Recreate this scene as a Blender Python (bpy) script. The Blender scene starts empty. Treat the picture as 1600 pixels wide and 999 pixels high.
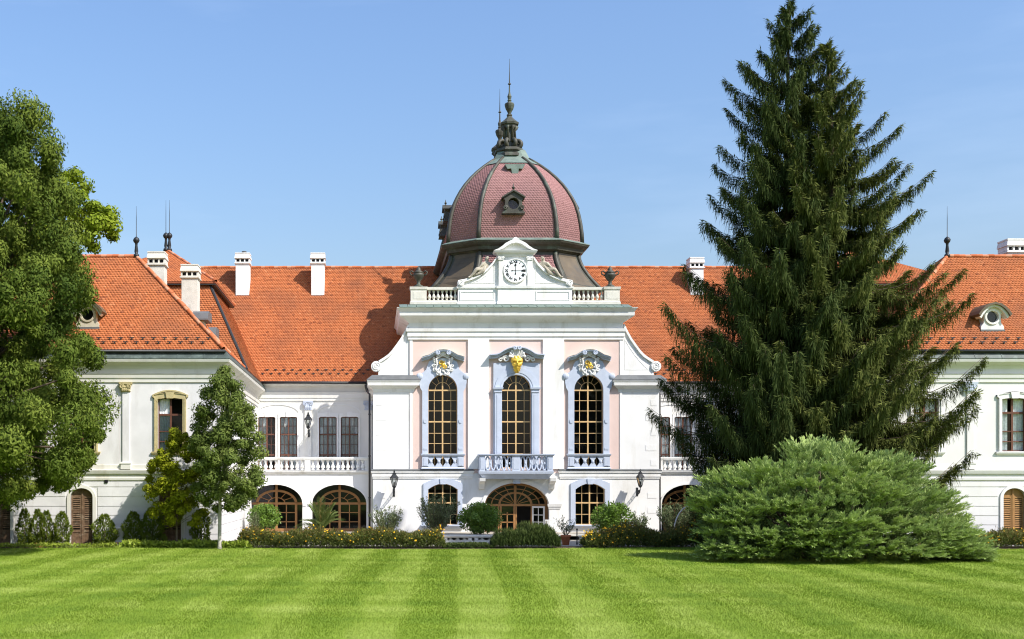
import bpy, bmesh, math, random
import numpy as np
from mathutils import Vector, Matrix
random.seed(7); RNG = np.random.default_rng(11)
sc = bpy.context.scene
COL = sc.collection
R = math.radians
# ------------------------------------------------------------------ camera
F, VX, HZ, ZC = 1760.0, 583.0, 755.0, 4.1      # focal length, vanishing point and horizon in photo pixels; eye height
cam = bpy.data.cameras.new('camera'); camo = bpy.data.objects.new('camera', cam); COL.objects.link(camo)
camo.location = (0, 0, ZC); camo.rotation_euler = (R(90), 0, 0)
cam.sensor_width = 36; cam.lens = 36*F/1600
cam.shift_x = (800-VX)/1600; cam.shift_y = (HZ-499.5)/1600
cam.clip_start = .5; cam.clip_end = 6000
sc.camera = camo
# ------------------------------------------------------------------ light
SUN_AZ, SUN_EL = 51.0, 45.5                     # to the right of the facade's normal, above the horizon
world = bpy.data.worlds.new('World'); sc.world = world; world.use_nodes = True
wn = world.node_tree.nodes; wl = world.node_tree.links
sky = wn.new('ShaderNodeTexSky'); sky.sky_type = 'NISHITA'; sky.sun_disc = False
sky.sun_elevation = R(SUN_EL); sky.sun_rotation = R(180-SUN_AZ)
sky.altitude = 200; sky.air_density = 2.0; sky.dust_density = 2.6; sky.ozone_density = 8.0
bg = wn['Background']; bg.inputs[1].default_value = .113
tint = wn.new('ShaderNodeMixRGB'); tint.blend_type = 'MULTIPLY'; tint.inputs[0].default_value = 1; tint.inputs[2].default_value = (.94, .925, 1.07, 1)
wl.new(sky.outputs[0], tint.inputs[1]); 
tc = wn.new('ShaderNodeTexCoord'); mpw = wn.new('ShaderNodeMapping'); mpw.inputs['Scale'].default_value = (1.2, 1.2, 6.0)
wl.new(tc.outputs['Generated'], mpw.inputs['Vector'])
wz = wn.new('ShaderNodeTexNoise'); wz.inputs['Scale'].default_value = 2.2; wz.inputs['Detail'].default_value = 7; wz.inputs['Roughness'].default_value = .55
wl.new(mpw.outputs[0], wz.inputs['Vector'])
wr = wn.new('ShaderNodeValToRGB'); wr.color_ramp.elements[0].position = .48; wr.color_ramp.elements[1].position = .85; wr.color_ramp.elements[1].color = (.22, .22, .22, 1)
wl.new(wz.outputs['Fac'], wr.inputs[0])
thin = wn.new('ShaderNodeMixRGB'); thin.inputs[2].default_value = (4.6, 5.6, 7.2, 1)      # faint high haze over the whole sky
wl.new(wr.outputs[0], thin.inputs[0]); wl.new(tint.outputs[0], thin.inputs[1]); wl.new(thin.outputs[0], bg.inputs[0])
sd = Vector((math.sin(R(SUN_AZ))*math.cos(R(SUN_EL)), -math.cos(R(SUN_AZ))*math.cos(R(SUN_EL)), math.sin(R(SUN_EL))))
sun = bpy.data.lights.new('sun', 'SUN'); suno = bpy.data.objects.new('sun', sun); COL.objects.link(suno)
sun.energy = 3.9; sun.angle = R(.53); sun.color = (1, .955, .88)
suno.location = (60, -60, 80); suno.rotation_euler = sd.to_track_quat('Z', 'Y').to_euler()
sc.view_settings.view_transform = 'Standard'; sc.view_settings.look = 'None'
sc.view_settings.exposure = .76; sc.view_settings.gamma = 1; sc.view_settings.use_curve_mapping = False
sc.render.engine = 'CYCLES'
sc.cycles.use_denoising = True; sc.cycles.denoiser = 'OPENIMAGEDENOISE'; sc.cycles.denoising_input_passes = 'RGB_ALBEDO_NORMAL'; sc.cycles.denoising_prefilter = 'ACCURATE'; sc.cycles.filter_width = 1.1; sc.cycles.adaptive_threshold = .004; sc.cycles.sample_clamp_indirect = 4; sc.cycles.max_bounces = 6; sc.cycles.transparent_max_bounces = 8
sc.cycles.caustics_reflective = False; sc.cycles.caustics_refractive = False

# ------------------------------------------------------------------ helpers
class PL:                                        # a plane facing the camera at depth d
    def __init__(s, d): s.d = d; s.k = d/F
    def x(s, px): return (px-VX)*s.k
    def z(s, py): return ZC+(HZ-py)*s.k
def P3(px, py, d): return Vector(((px-VX)*d/F, d, ZC+(HZ-py)*d/F))
C = PL(80.0)
XC = C.x(806.5)                                  # axis of the palace
MIRROR = [False]
def mx(x): return 2*XC-x if MIRROR[0] else x

class MB:
    def __init__(s): s.v = []; s.f = []
    def add(s, vs, fs):
        n = len(s.v); s.v += [tuple(p) for p in vs]; s.f += [tuple(i+n for i in f) for f in fs]; return s
    def box(s, x0, x1, y0, y1, z0, z1):
        return s.add([(x0,y0,z0),(x1,y0,z0),(x1,y1,z0),(x0,y1,z0),(x0,y0,z1),(x1,y0,z1),(x1,y1,z1),(x0,y1,z1)],
                     [(0,1,5,4),(1,2,6,5),(2,3,7,6),(3,0,4,7),(4,5,6,7),(3,2,1,0)])
    def prism(s, pts, y0, y1):                   # outline (x,z) pushed from y0 to y1
        n = len(pts)
        return s.add([(x,y0,z) for x,z in pts]+[(x,y1,z) for x,z in pts],
                     [tuple(range(n)), tuple(range(2*n-1,n-1,-1))]+[(i,(i+1)%n,n+(i+1)%n,n+i) for i in range(n)])
    def prismx(s, pts, x0, x1):                  # outline (y,z) pushed along x
        n = len(pts)
        return s.add([(x0,y,z) for y,z in pts]+[(x1,y,z) for y,z in pts],
                     [tuple(range(n)), tuple(range(2*n-1,n-1,-1))]+[(i,(i+1)%n,n+(i+1)%n,n+i) for i in range(n)])
    def strip(s, A, B, y0, y1):                  # band between two outlines, with thickness
        n = len(A)
        vs = [(x,y0,z) for x,z in A]+[(x,y0,z) for x,z in B]+[(x,y1,z) for x,z in A]+[(x,y1,z) for x,z in B]
        fs = []
        for i in range(n-1):
            fs += [(i,i+1,n+i+1,n+i), (i,i+1,2*n+i+1,2*n+i), (n+i,n+i+1,3*n+i+1,3*n+i)]
        fs += [(0,n,3*n,2*n), (n-1,2*n-1,4*n-1,3*n-1)]
        return s.add(vs, fs)
    def molding(s, x0, x1, yf, yb, prof, cap=True):   # rectangle rings (z, projection) stacked upwards, returns included
        rings = []
        for z, p in prof: rings += [(x0-p,yf-p,z),(x1+p,yf-p,z),(x1+p,yb,z),(x0-p,yb,z)]
        fs = []
        for i in range(len(prof)-1):
            a = 4*i
            for j in range(4): fs.append((a+j, a+(j+1)%4, a+4+(j+1)%4, a+4+j))
        if cap: fs += [(3,2,1,0), tuple(4*(len(prof)-1)+j for j in range(4))]
        return s.add(rings, fs)
    def lathe(s, prof, cx, cy, n=10, a0=0.0, sx=1.0):
        vs = []; fs = []
        for r, z in prof:
            for j in range(n):
                a = a0+2*math.pi*j/n; vs.append((cx+r*math.cos(a)*sx, cy+r*math.sin(a), z))
        for i in range(len(prof)-1):
            for j in range(n): fs.append((i*n+j, i*n+(j+1)%n, (i+1)*n+(j+1)%n, (i+1)*n+j))
        fs += [tuple(range(n-1,-1,-1)), tuple((len(prof)-1)*n+j for j in range(n))]
        return s.add(vs, fs)
    def tube(s, pts, r, n=6):
        pts = [Vector(p) for p in pts]; m = len(pts)
        rr = r if isinstance(r, (list, tuple)) else [r]*m
        vs = []; fs = []; prev = None
        for i, p in enumerate(pts):
            t = (pts[min(i+1,m-1)]-pts[max(i-1,0)])
            t = t.normalized() if t.length > 1e-9 else Vector((0,0,1))
            if prev is None:
                u = t.cross(Vector((0,1,0)) if abs(t.y) < .9 else Vector((1,0,0))).normalized()
            else:
                u = (prev-t*prev.dot(t)); u = u.normalized() if u.length > 1e-6 else t.orthogonal().normalized()
            prev = u; w = t.cross(u)
            for j in range(n):
                a = 2*math.pi*j/n; vs.append(p+(u*math.cos(a)+w*math.sin(a))*rr[i])
        for i in range(m-1):
            for j in range(n): fs.append((i*n+j, i*n+(j+1)%n, (i+1)*n+(j+1)%n, (i+1)*n+j))
        fs += [tuple(range(n-1,-1,-1)), tuple((m-1)*n+j for j in range(n))]
        return s.add(vs, fs)
    def ball(s, c, rx, ry, rz, n=8, m=6):
        prof = [(math.sin(math.pi*(i+.02)/(m+.04)), -math.cos(math.pi*(i+.02)/(m+.04))) for i in range(m+1)]
        vs = []; fs = []
        for r, z in prof:
            for j in range(n):
                a = 2*math.pi*j/n; vs.append((c[0]+rx*r*math.cos(a), c[1]+ry*r*math.sin(a), c[2]+rz*z))
        for i in range(m):
            for j in range(n): fs.append((i*n+j, i*n+(j+1)%n, (i+1)*n+(j+1)%n, (i+1)*n+j))
        return s.add(vs, fs)
    def spiral(s, cx, y, cz, r0, r1, turns, a0, th, n=5, steps=22, flip=1):
        pts = []
        for i in range(steps+1):
            q = i/steps; a = a0+flip*turns*2*math.pi*q; r = r0+(r1-r0)*q
            pts.append((cx+r*math.cos(a), y, cz+r*math.sin(a)))
        return s.tube(pts, th, n)
    def mesh(s, name, smooth=False):
        me = bpy.data.meshes.new(name)
        v = [(mx(x), y, z) for x, y, z in s.v] if MIRROR[0] else s.v
        me.from_pydata(v, [], s.f)
        bm = bmesh.new(); bm.from_mesh(me); bmesh.ops.recalc_face_normals(bm, faces=bm.faces); bm.to_mesh(me); bm.free()
        if smooth: me.polygons.foreach_set('use_smooth', [True]*len(me.polygons))
        return me
    def build(s, name, mat, parent=None, smooth=False):
        return link(name, s.mesh(name, smooth), mat, parent)
def link(name, me, mat, parent=None):
    o = bpy.data.objects.new(name, me); COL.objects.link(o)
    if mat is not None and len(me.materials) == 0: me.materials.append(mat)
    if parent is not None:
        o.parent = parent
        if parent.get('base'): o.location = -Vector(parent.location)     # parts keep world coordinates
    return o
def tag(o, label, cat, group=None, kind=None):
    o['label'] = label; o['category'] = cat
    if group: o['group'] = group
    if kind: o['kind'] = kind
    return o
def thing(name, label, cat, loc, group=None):
    o = bpy.data.objects.new(name, None); COL.objects.link(o)
    o.location = loc; o.empty_display_size = .3; o['base'] = True
    return tag(o, label, cat, group)
def np_mesh(name, V, Fa, mat, parent=None, tone=None, smooth=False):
    V = np.asarray(V, np.float32).reshape(-1,3); Fa = np.asarray(Fa, np.int32)
    if MIRROR[0]: V = V.copy(); V[:,0] = 2*XC-V[:,0]
    me = bpy.data.meshes.new(name); n, k = Fa.shape
    me.vertices.add(len(V)); me.vertices.foreach_set('co', V.ravel())
    me.loops.add(n*k); me.loops.foreach_set('vertex_index', Fa.ravel())
    me.polygons.add(n); me.polygons.foreach_set('loop_start', np.arange(0,n*k,k,dtype=np.int32))
    try: me.polygons.foreach_set('loop_total', np.full(n,k,np.int32))
    except Exception: pass
    if smooth: me.polygons.foreach_set('use_smooth', np.ones(n,bool))
    me.update(calc_edges=True)
    if tone is not None:
        a = me.attributes.new('tone', 'FLOAT', 'FACE'); a.data.foreach_set('value', np.asarray(tone, np.float32))
    return link(name, me, mat, parent)

# ------------------------------------------------------------------ materials
def newmat(name):
    m = bpy.data.materials.new(name); m.use_nodes = True
    nt = m.node_tree; b = nt.nodes['Principled BSDF']
    return m, nt, nt.nodes, nt.links, b
def pmat(name, col, rough=.8, var=.12, scale=1.5, bump=.0, bscale=30.0, spec=.25, metal=0.0, dirt=None, dirtscale=.6, streak=False):
    m, nt, N, L, b = newmat(name)
    g = N.new('ShaderNodeNewGeometry')
    n1 = N.new('ShaderNodeTexNoise'); n1.inputs['Scale'].default_value = scale; n1.inputs['Detail'].default_value = 6
    L.new(g.outputs['Position'], n1.inputs['Vector'])
    r = N.new('ShaderNodeValToRGB')
    r.color_ramp.elements[0].position = .3; r.color_ramp.elements[1].position = .7
    r.color_ramp.elements[0].color = tuple(c*(1-var) for c in col)+(1,)
    r.color_ramp.elements[1].color = tuple(min(1, c*(1+var*.6)) for c in col)+(1,)
    L.new(n1.outputs['Fac'], r.inputs[0]); out = r.outputs[0]
    if dirt:
        mp = N.new('ShaderNodeMapping'); L.new(g.outputs['Position'], mp.inputs['Vector'])
        mp.inputs['Scale'].default_value = (1, 1, .22) if streak else (1, 1, 1)
        n2 = N.new('ShaderNodeTexNoise'); n2.inputs['Scale'].default_value = dirtscale; n2.inputs['Detail'].default_value = 9
        n2.inputs['Roughness'].default_value = .68
        L.new(mp.outputs[0], n2.inputs['Vector'])
        r2 = N.new('ShaderNodeValToRGB'); r2.color_ramp.elements[0].position = .52; r2.color_ramp.elements[1].position = .78
        L.new(n2.outputs['Fac'], r2.inputs[0])
        mxn = N.new('ShaderNodeMixRGB'); mxn.inputs[2].default_value = tuple(dirt)+(1,)
        L.new(r2.outputs[0], mxn.inputs[0]); L.new(out, mxn.inputs[1]); out = mxn.outputs[0]
    L.new(out, b.inputs['Base Color'])
    b.inputs['Roughness'].default_value = rough; b.inputs['Metallic'].default_value = metal
    b.inputs['Specular IOR Level'].default_value = spec
    if bump:
        n3 = N.new('ShaderNodeTexNoise'); n3.inputs['Scale'].default_value = bscale; n3.inputs['Detail'].default_value = 4
        L.new(g.outputs['Position'], n3.inputs['Vector'])
        bp = N.new('ShaderNodeBump'); bp.inputs['Strength'].default_value = bump; bp.inputs['Distance'].default_value = .05
        L.new(n3.outputs['Fac'], bp.inputs['Height']); L.new(bp.outputs[0], b.inputs['Normal'])
    return m
def tonemat(name, cols, rough=.8, spec=.2, trans=0.0, patch=None, patchscale=.4):
    """colour picked by the 'tone' face attribute; trans = share of light let through (leaves)"""
    m, nt, N, L, b = newmat(name)
    a = N.new('ShaderNodeAttribute'); a.attribute_name = 'tone'
    r = N.new('ShaderNodeValToRGB'); e = r.color_ramp.elements
    while len(e) < len(cols): e.new(.5)
    for i, c in enumerate(cols): e[i].position = i/(len(cols)-1); e[i].color = tuple(c)+(1,)
    L.new(a.outputs['Fac'], r.inputs[0]); out = r.outputs[0]
    if patch:
        g = N.new('ShaderNodeNewGeometry')
        n2 = N.new('ShaderNodeTexNoise'); n2.inputs['Scale'].default_value = patchscale; n2.inputs['Detail'].default_value = 7
        L.new(g.outputs['Position'], n2.inputs['Vector'])
        r2 = N.new('ShaderNodeValToRGB'); r2.color_ramp.elements[0].position = .45; r2.color_ramp.elements[1].position = .75
        L.new(n2.outputs['Fac'], r2.inputs[0])
        q = N.new('ShaderNodeMixRGB'); q.inputs[2].default_value = tuple(patch)+(1,)
        L.new(r2.outputs[0], q.inputs[0]); L.new(out, q.inputs[1]); out = q.outputs[0]
    L.new(out, b.inputs['Base Color']); b.inputs['Roughness'].default_value = rough
    b.inputs['Specular IOR Level'].default_value = spec
    if trans:
        t = N.new('ShaderNodeBsdfTranslucent'); L.new(out, t.inputs['Color'])
        ms = N.new('ShaderNodeMixShader'); ms.inputs[0].default_value = trans
        L.new(b.outputs[0], ms.inputs[1]); L.new(t.outputs[0], ms.inputs[2])
        L.new(ms.outputs[0], N['Material Output'].inputs['Surface'])
    return m
M = {}
M['white'] = pmat('white_plaster', (.80,.79,.765), .9, .06, .7, .04, 40, dirt=(.63,.60,.53), dirtscale=.8, streak=True)
M['trim'] = pmat('white_trim', (.79,.78,.75), .85, .06, 1.0, .04, 40, dirt=(.56,.53,.46), dirtscale=1.1, streak=True)
M['wingwhite'] = pmat('weathered_white_plaster', (.70,.685,.68), .92, .10, .9, .08, 30, dirt=(.47,.44,.41), dirtscale=.7, streak=True)
M['wingtrim'] = pmat('weathered_trim', (.70,.68,.62), .9, .06, .9, .1, 30, dirt=(.50,.46,.37), dirtscale=.8, streak=True)
M['rwall'] = pmat('pale_grey_plaster', (.72,.70,.69), .92, .05, .9, .06, 30, dirt=(.62,.60,.54), dirtscale=.5, streak=True)
M['gwall'] = pmat('cream_plaster', (.76,.745,.70), .92, .05, .9, .03, 30, dirt=(.64,.61,.53), dirtscale=.6, streak=True)
M['pink'] = pmat('pink_plaster', (.70,.535,.475), .92, .05, .9, .1, 35, dirt=(.66,.52,.46), dirtscale=.6, streak=True)
M['blue'] = pmat('pale_blue_stone', (.50,.55,.645), .85, .06, 2.0, .12, 30, dirt=(.42,.47,.57), dirtscale=1.2)
M['stone'] = pmat('cream_stone', (.56,.50,.38), .9, .12, 2.5, .25, 20, dirt=(.33,.28,.18), dirtscale=1.4)
M['paleston'] = pmat('pale_stone', (.66,.63,.55), .9, .1, 2.5, .25, 20, dirt=(.42,.39,.32), dirtscale=1.2)
M['yellowstone'] = pmat('yellow_sandstone', (.50,.42,.22), .9, .14, 2.5, .3, 20, dirt=(.30,.22,.10), dirtscale=1.6)
M['statue'] = pmat('statue_stone', (.46,.41,.32), .9, .25, 5, .5, 25, dirt=(.09,.08,.06), dirtscale=4.0)
M['gold'] = pmat('gilding', (.80,.52,.07), .42, .1, 6, .05, 20, .5, .5)
M['bronze'] = pmat('weathered_copper_roof', (.062,.058,.042), .55, .3, 1.6, .15, 12, .4, .0, dirt=(.13,.17,.125), dirtscale=1.1)
M['verdigris'] = pmat('green_copper_sheet', (.165,.215,.18), .6, .25, 2.2, .12, 12, .35, dirt=(.10,.125,.105), dirtscale=1.3)
M['wingcopper'] = pmat('dark_green_copper_sheet', (.075,.098,.088), .55, .35, 1.5, .1, 12, .35, dirt=(.19,.24,.21), dirtscale=1.6)
M['lead'] = pmat('grey_sheet_metal', (.13,.135,.135), .5, .2, 2, .08, 12, .5)
M['brownsheet'] = pmat('brown_sheet_metal', (.115,.085,.048), .5, .22, 1.2, .1, 12, .45, dirt=(.07,.065,.05), dirtscale=1.0)
M['iron'] = pmat('black_iron', (.018,.02,.022), .5, .2, 5, .0, 20, .4)
M['gutter'] = pmat('dark_gutter', (.035,.036,.036), .5, .2, 3, 0, 20, .4)
M['gold_wood'] = pmat('honey_window_wood', (.62,.41,.19), .55, .12, 4, .05, 30, .35)
M['orange_wood'] = pmat('orange_door_wood', (.36,.18,.065), .5, .15, 4, .05, 30, .35)
M['red_wood'] = pmat('red_brown_window_wood', (.135,.055,.034), .5, .15, 4, .05, 30, .35)
M['whitewood'] = pmat('white_painted_wood', (.74,.73,.69), .5, .06, 4, 0, 30, .35)
M['shut_dark'] = pmat('grey_brown_shutter', (.17,.105,.062), .8, .35, 5, .1, 30, .2, dirt=(.33,.27,.19), dirtscale=4)
M['shut_tan'] = pmat('tan_shutter', (.36,.19,.07), .65, .15, 5, .1, 30, .25)
M['interior'] = pmat('dim_room_wall', (.055,.048,.042), .9, .2, 1)  # near-black: the darkness of unlit rooms is put into the colour
M['curtain'] = pmat('lace_curtain', (.84,.86,.86), .95, .2, 9, .2, 18)
M['terracotta'] = pmat('terracotta', (.50,.17,.075), .85, .15, 6, .1, 30)
M['bark'] = pmat('bark', (.115,.085,.06), .95, .3, 6, .6, 14, dirt=(.05,.04,.03), dirtscale=5)
M['palebark'] = pmat('pale_bark', (.42,.39,.33), .95, .2, 6, .5, 14, dirt=(.14,.12,.09), dirtscale=5)
M['soil'] = pmat('bed_soil', (.07,.05,.032), .98, .3, 3, .8, 9)
M['paving'] = pmat('gravel_court', (.36,.32,.26), .95, .15, 3, .5, 25)
M['earth'] = pmat('park_ground', (.07,.13,.03), .95, .3, .3, .3, 3)
M['clockface'] = pmat('clock_face', (.84,.86,.86), .4, .02, 3)
M['black'] = pmat('black_paint', (.012,.012,.014), .5, .1, 3)
M['red'] = pmat('red_print', (.45,.03,.03), .6, .1, 3)
M['tile'] = tonemat('orange_roof_tile', [(.29,.090,.040),(.42,.130,.050),(.47,.152,.058),(.44,.140,.053),(.53,.20,.088)], .85, .15, patch=(.31,.110,.052), patchscale=.4)
M['tilebase'] = pmat('roof_under_tiles', (.30,.085,.035), .9, .2, 2)
M['ridge'] = tonemat('ridge_tile', [(.40,.11,.04),(.52,.17,.075),(.56,.28,.17)], .85, .15)
M['shingle'] = tonemat('dome_shingle', [(.27,.135,.128),(.32,.162,.154),(.345,.18,.17),(.33,.17,.162)], .75, .2, patch=(.30,.16,.155), patchscale=.5)
def glassmat(name, tint, gloss=1.0):
    m, nt, N, L, b = newmat(name)
    t = N.new('ShaderNodeBsdfTransparent'); t.inputs[0].default_value = tuple(tint)+(1,)
    g = N.new('ShaderNodeBsdfGlossy'); g.inputs['Roughness'].default_value = .03
    geo = N.new('ShaderNodeNewGeometry')
    nz = N.new('ShaderNodeTexNoise'); nz.inputs['Scale'].default_value = .9; L.new(geo.outputs['Position'], nz.inputs['Vector'])
    bp = N.new('ShaderNodeBump'); bp.inputs['Strength'].default_value = .05; bp.inputs['Distance'].default_value = .1
    L.new(nz.outputs['Fac'], bp.inputs['Height']); L.new(bp.outputs[0], g.inputs['Normal'])
    f = N.new('ShaderNodeFresnel'); f.inputs[0].default_value = 1.5
    mu = N.new('ShaderNodeMath'); mu.operation = 'MULTIPLY'; mu.inputs[1].default_value = gloss; L.new(f.outputs[0], mu.inputs[0])
    ms = N.new('ShaderNodeMixShader'); L.new(mu.outputs[0], ms.inputs[0])
    L.new(t.outputs[0], ms.inputs[1]); L.new(g.outputs[0], ms.inputs[2])
    L.new(ms.outputs[0], N['Material Output'].inputs['Surface'])
    return m
M['glass'] = glassmat('window_glass', (.74,.78,.78), 1.0)
M['lampglass'] = glassmat('lamp_glass', (.75,.78,.78), 2.0)
# leaves
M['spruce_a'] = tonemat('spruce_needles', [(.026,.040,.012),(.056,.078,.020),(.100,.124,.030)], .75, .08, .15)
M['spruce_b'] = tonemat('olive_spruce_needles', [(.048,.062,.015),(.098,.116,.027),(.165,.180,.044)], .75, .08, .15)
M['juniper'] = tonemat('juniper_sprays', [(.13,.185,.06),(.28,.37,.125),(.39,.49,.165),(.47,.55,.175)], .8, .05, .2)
M['ash'] = tonemat('ash_leaves', [(.042,.072,.011),(.098,.138,.020),(.185,.225,.036)], .7, .08, .25)
M['maple'] = tonemat('yellow_green_leaves', [(.15,.20,.015),(.23,.30,.02),(.31,.37,.03)], .6, .15, .35)
M['young'] = tonemat('young_tree_leaves', [(.06,.092,.020),(.135,.178,.038),(.23,.275,.068)], .7, .08, .3)
M['lime'] = tonemat('lime_leaves', [(.12,.145,.010),(.24,.265,.014),(.38,.385,.024)], .7, .08, .38)
M['citrus'] = tonemat('glossy_green_leaves', [(.07,.13,.016),(.125,.215,.026),(.19,.29,.04)], .45, .3, .2)
M['oleander'] = tonemat('grey_green_leaves', [(.07,.095,.035),(.12,.155,.065),(.18,.215,.10),(.30,.32,.19)], .6, .2, .2)
M['thuja'] = tonemat('thuja_sprays', [(.060,.092,.012),(.118,.160,.02),(.185,.220,.03)], .75, .08, .2)
M['hosta'] = tonemat('yellow_green_ground_leaves', [(.12,.18,.02),(.22,.29,.03),(.34,.40,.06)], .6, .2, .25)
M['bedleaf'] = tonemat('flower_bed_leaves', [(.045,.062,.015),(.085,.108,.025),(.14,.15,.035),(.15,.10,.035)], .7, .12, .2)
M['petal'] = tonemat('yellow_petals', [(.60,.25,.01),(.80,.45,.015),(.85,.60,.03)], .6, .15, .2)
M['hedge'] = tonemat('dark_hedge_leaves', [(.034,.054,.016),(.065,.092,.025),(.11,.138,.042)], .75, .08, .2)
M['palm'] = tonemat('palm_leaflets', [(.075,.115,.025),(.14,.19,.045),(.23,.26,.08)], .55, .25, .2)

def lawn_color(N, L):
    """mown stripes painted in: the sheen of grass laid each way, put into colour"""
    g = N.new('ShaderNodeNewGeometry')
    sx = N.new('ShaderNodeSeparateXYZ'); L.new(g.outputs['Position'], sx.inputs[0])
    def mth(op, a, b=None):
        q = N.new('ShaderNodeMath'); q.operation = op
        for i, v in enumerate((a, b)):
            if v is None: continue
            if isinstance(v, (int, float)): q.inputs[i].default_value = v
            else: L.new(v, q.inputs[i])
        return q.outputs[0]
    nz = N.new('ShaderNodeTexNoise'); nz.inputs['Scale'].default_value = .11; nz.inputs['Detail'].default_value = 3
    L.new(g.outputs['Position'], nz.inputs['Vector'])
    off = mth('MULTIPLY', mth('SUBTRACT', nz.outputs['Fac'], .5), 3.4)
    u = mth('ADD', mth('SUBTRACT', sx.outputs[0], mth('MULTIPLY', sx.outputs[1], .075)), off)
    st = mth('SINE', mth('MULTIPLY', u, 2*math.pi/2.7))  # bands of painted sheen, lighter and darker by turns
    st = mth('MULTIPLY', st, 3.0)
    st = mth('MINIMUM', mth('MAXIMUM', st, -1.0), 1.0)
    n2 = N.new('ShaderNodeTexNoise'); n2.inputs['Scale'].default_value = .32; n2.inputs['Detail'].default_value = 5
    mp = N.new('ShaderNodeMapping'); mp.inputs['Scale'].default_value = (.32, 1.5, 1); L.new(g.outputs['Position'], mp.inputs['Vector']); L.new(mp.outputs[0], n2.inputs['Vector'])
    n3 = N.new('ShaderNodeTexNoise'); n3.inputs['Scale'].default_value = 5.0; n3.inputs['Detail'].default_value = 6
    L.new(g.outputs['Position'], n3.inputs['Vector'])
    w = mth('ADD', mth('MULTIPLY', mth('MULTIPLY', st, .14), mth('MINIMUM', 1.0, mth('MULTIPLY', nz.outputs['Fac'], 1.5))), mth('ADD', .5, mth('ADD', mth('MULTIPLY', mth('SUBTRACT', n2.outputs['Fac'], .5), 1.1), mth('MULTIPLY', mth('SUBTRACT', n3.outputs['Fac'], .5), .5))))
    r = N.new('ShaderNodeValToRGB'); e = r.color_ramp.elements
    e[0].position = 0; e[0].color = (.100,.180,.012,1); e[1].position = 1; e[1].color = (.345,.41,.09,1)
    q = e.new(.5); q.color = (.200,.280,.029,1)
    L.new(w, r.inputs[0]); return r.outputs[0]
m, nt, N_, L_, b_ = newmat('lawn_turf'); L_.new(lawn_color(N_, L_), b_.inputs['Base Color']); b_.inputs['Roughness'].default_value = .9; b_.inputs['Specular IOR Level'].default_value = .1
M['lawn'] = m
m, nt, N_, L_, b_ = newmat('grass_blades'); oc = lawn_color(N_, L_)
at = N_.new('ShaderNodeAttribute'); at.attribute_name = 'tone'
hs = N_.new('ShaderNodeMixRGB'); hs.blend_type = 'MULTIPLY'; hs.inputs[0].default_value = 1
rr = N_.new('ShaderNodeValToRGB'); rr.color_ramp.elements[0].color = (.72,.78,.7,1); rr.color_ramp.elements[1].color = (1.25,1.18,1.3,1)
L_.new(at.outputs['Fac'], rr.inputs[0]); L_.new(oc, hs.inputs[1]); L_.new(rr.outputs[0], hs.inputs[2])
L_.new(hs.outputs[0], b_.inputs['Base Color']); b_.inputs['Roughness'].default_value = .6; b_.inputs['Specular IOR Level'].default_value = .2
tr = N_.new('ShaderNodeBsdfTranslucent'); L_.new(hs.outputs[0], tr.inputs[0]); ms_ = N_.new('ShaderNodeMixShader'); ms_.inputs[0].default_value = .3
L_.new(b_.outputs[0], ms_.inputs[1]); L_.new(tr.outputs[0], ms_.inputs[2]); L_.new(ms_.outputs[0], N_['Material Output'].inputs['Surface'])
M['blade'] = m

# ------------------------------------------------------------------ the ground
LAWN_Z = .45
def struct(name, mb, mat):
    o = mb.build(name, mat); o['kind'] = 'structure'; return o
struct('ground', MB().box(-1500,1500,-1500,1500,-1.0,-.05), M['earth'])
g = MB()
nx, ny = 60, 40
xs = np.linspace(-110,130,nx+1); ys = np.linspace(-40,62.9,ny+1)
for y in ys:
    for x in xs: g.v.append((x, y, LAWN_Z+.05*math.sin(x*.21+1)*math.sin(y*.17)))
for j in range(ny):
    for i in range(nx):
        a = j*(nx+1)+i; g.f.append((a,a+1,a+nx+2,a+nx+1))
def lawn_z(x, y): return LAWN_Z+.05*np.sin(x*.21+1)*np.sin(y*.17)
lawn = g.build('lawn', M['lawn'], None, True); lawn['kind'] = 'structure'
struct('bed_soil', MB().box(-110,130,62.9,65.40,-.04,.44), M['soil'])
struct('courtyard_paving', MB().box(-8.8,29.1,65.40,81.1,-.04,.30), M['paving'])

# ------------------------------------------------------------------ architecture helpers
def arch_pts(x0, x1, zs, zt, n=14, kind='ellipse'):
    cx = (x0+x1)/2; hw = (x1-x0)/2; out = []
    for i in range(n+1):
        if kind == 'ellipse':
            a = math.pi*(1-i/n); out.append((cx+hw*math.cos(a), zs+(zt-zs)*math.sin(a)))
        else:
            q = -1+2*i/n; out.append((cx+hw*q, zt-(zt-zs)*q*q))
    return out
def wall(mb, x0, x1, z0, z1, yf, yb, ops):
    """ops: (x0, x1, zbottom, zspring, ztop, kind) sorted in x; a wall slab with these openings cut through"""
    cur = x0
    for (a, b, zb, zs, zt, kind) in sorted(ops):
        mb.box(cur, a, yf, yb, z0, z1)
        if zb > z0+1e-4: mb.box(a, b, yf, yb, z0, zb)
        ap = arch_pts(a, b, zs, zt, 14, kind) if zt > zs+1e-4 else [(a, zs), (b, zs)]
        mb.prism([(a, z1)]+ap+[(b, z1)] if False else ap+[(b, z1), (a, z1)], yf, yb)
        cur = b
    mb.box(cur, x1, yf, yb, z0, z1)
    return mb
def spiral_pts(cx, cz, r0, r1, turns, a0, n=26, flip=1):
    return [(cx+(r0+(r1-r0)*i/n)*math.cos(a0+flip*2*math.pi*turns*i/n), cz+(r0+(r1-r0)*i/n)*math.sin(a0+flip*2*math.pi*turns*i/n)) for i in range(n+1)]
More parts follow.
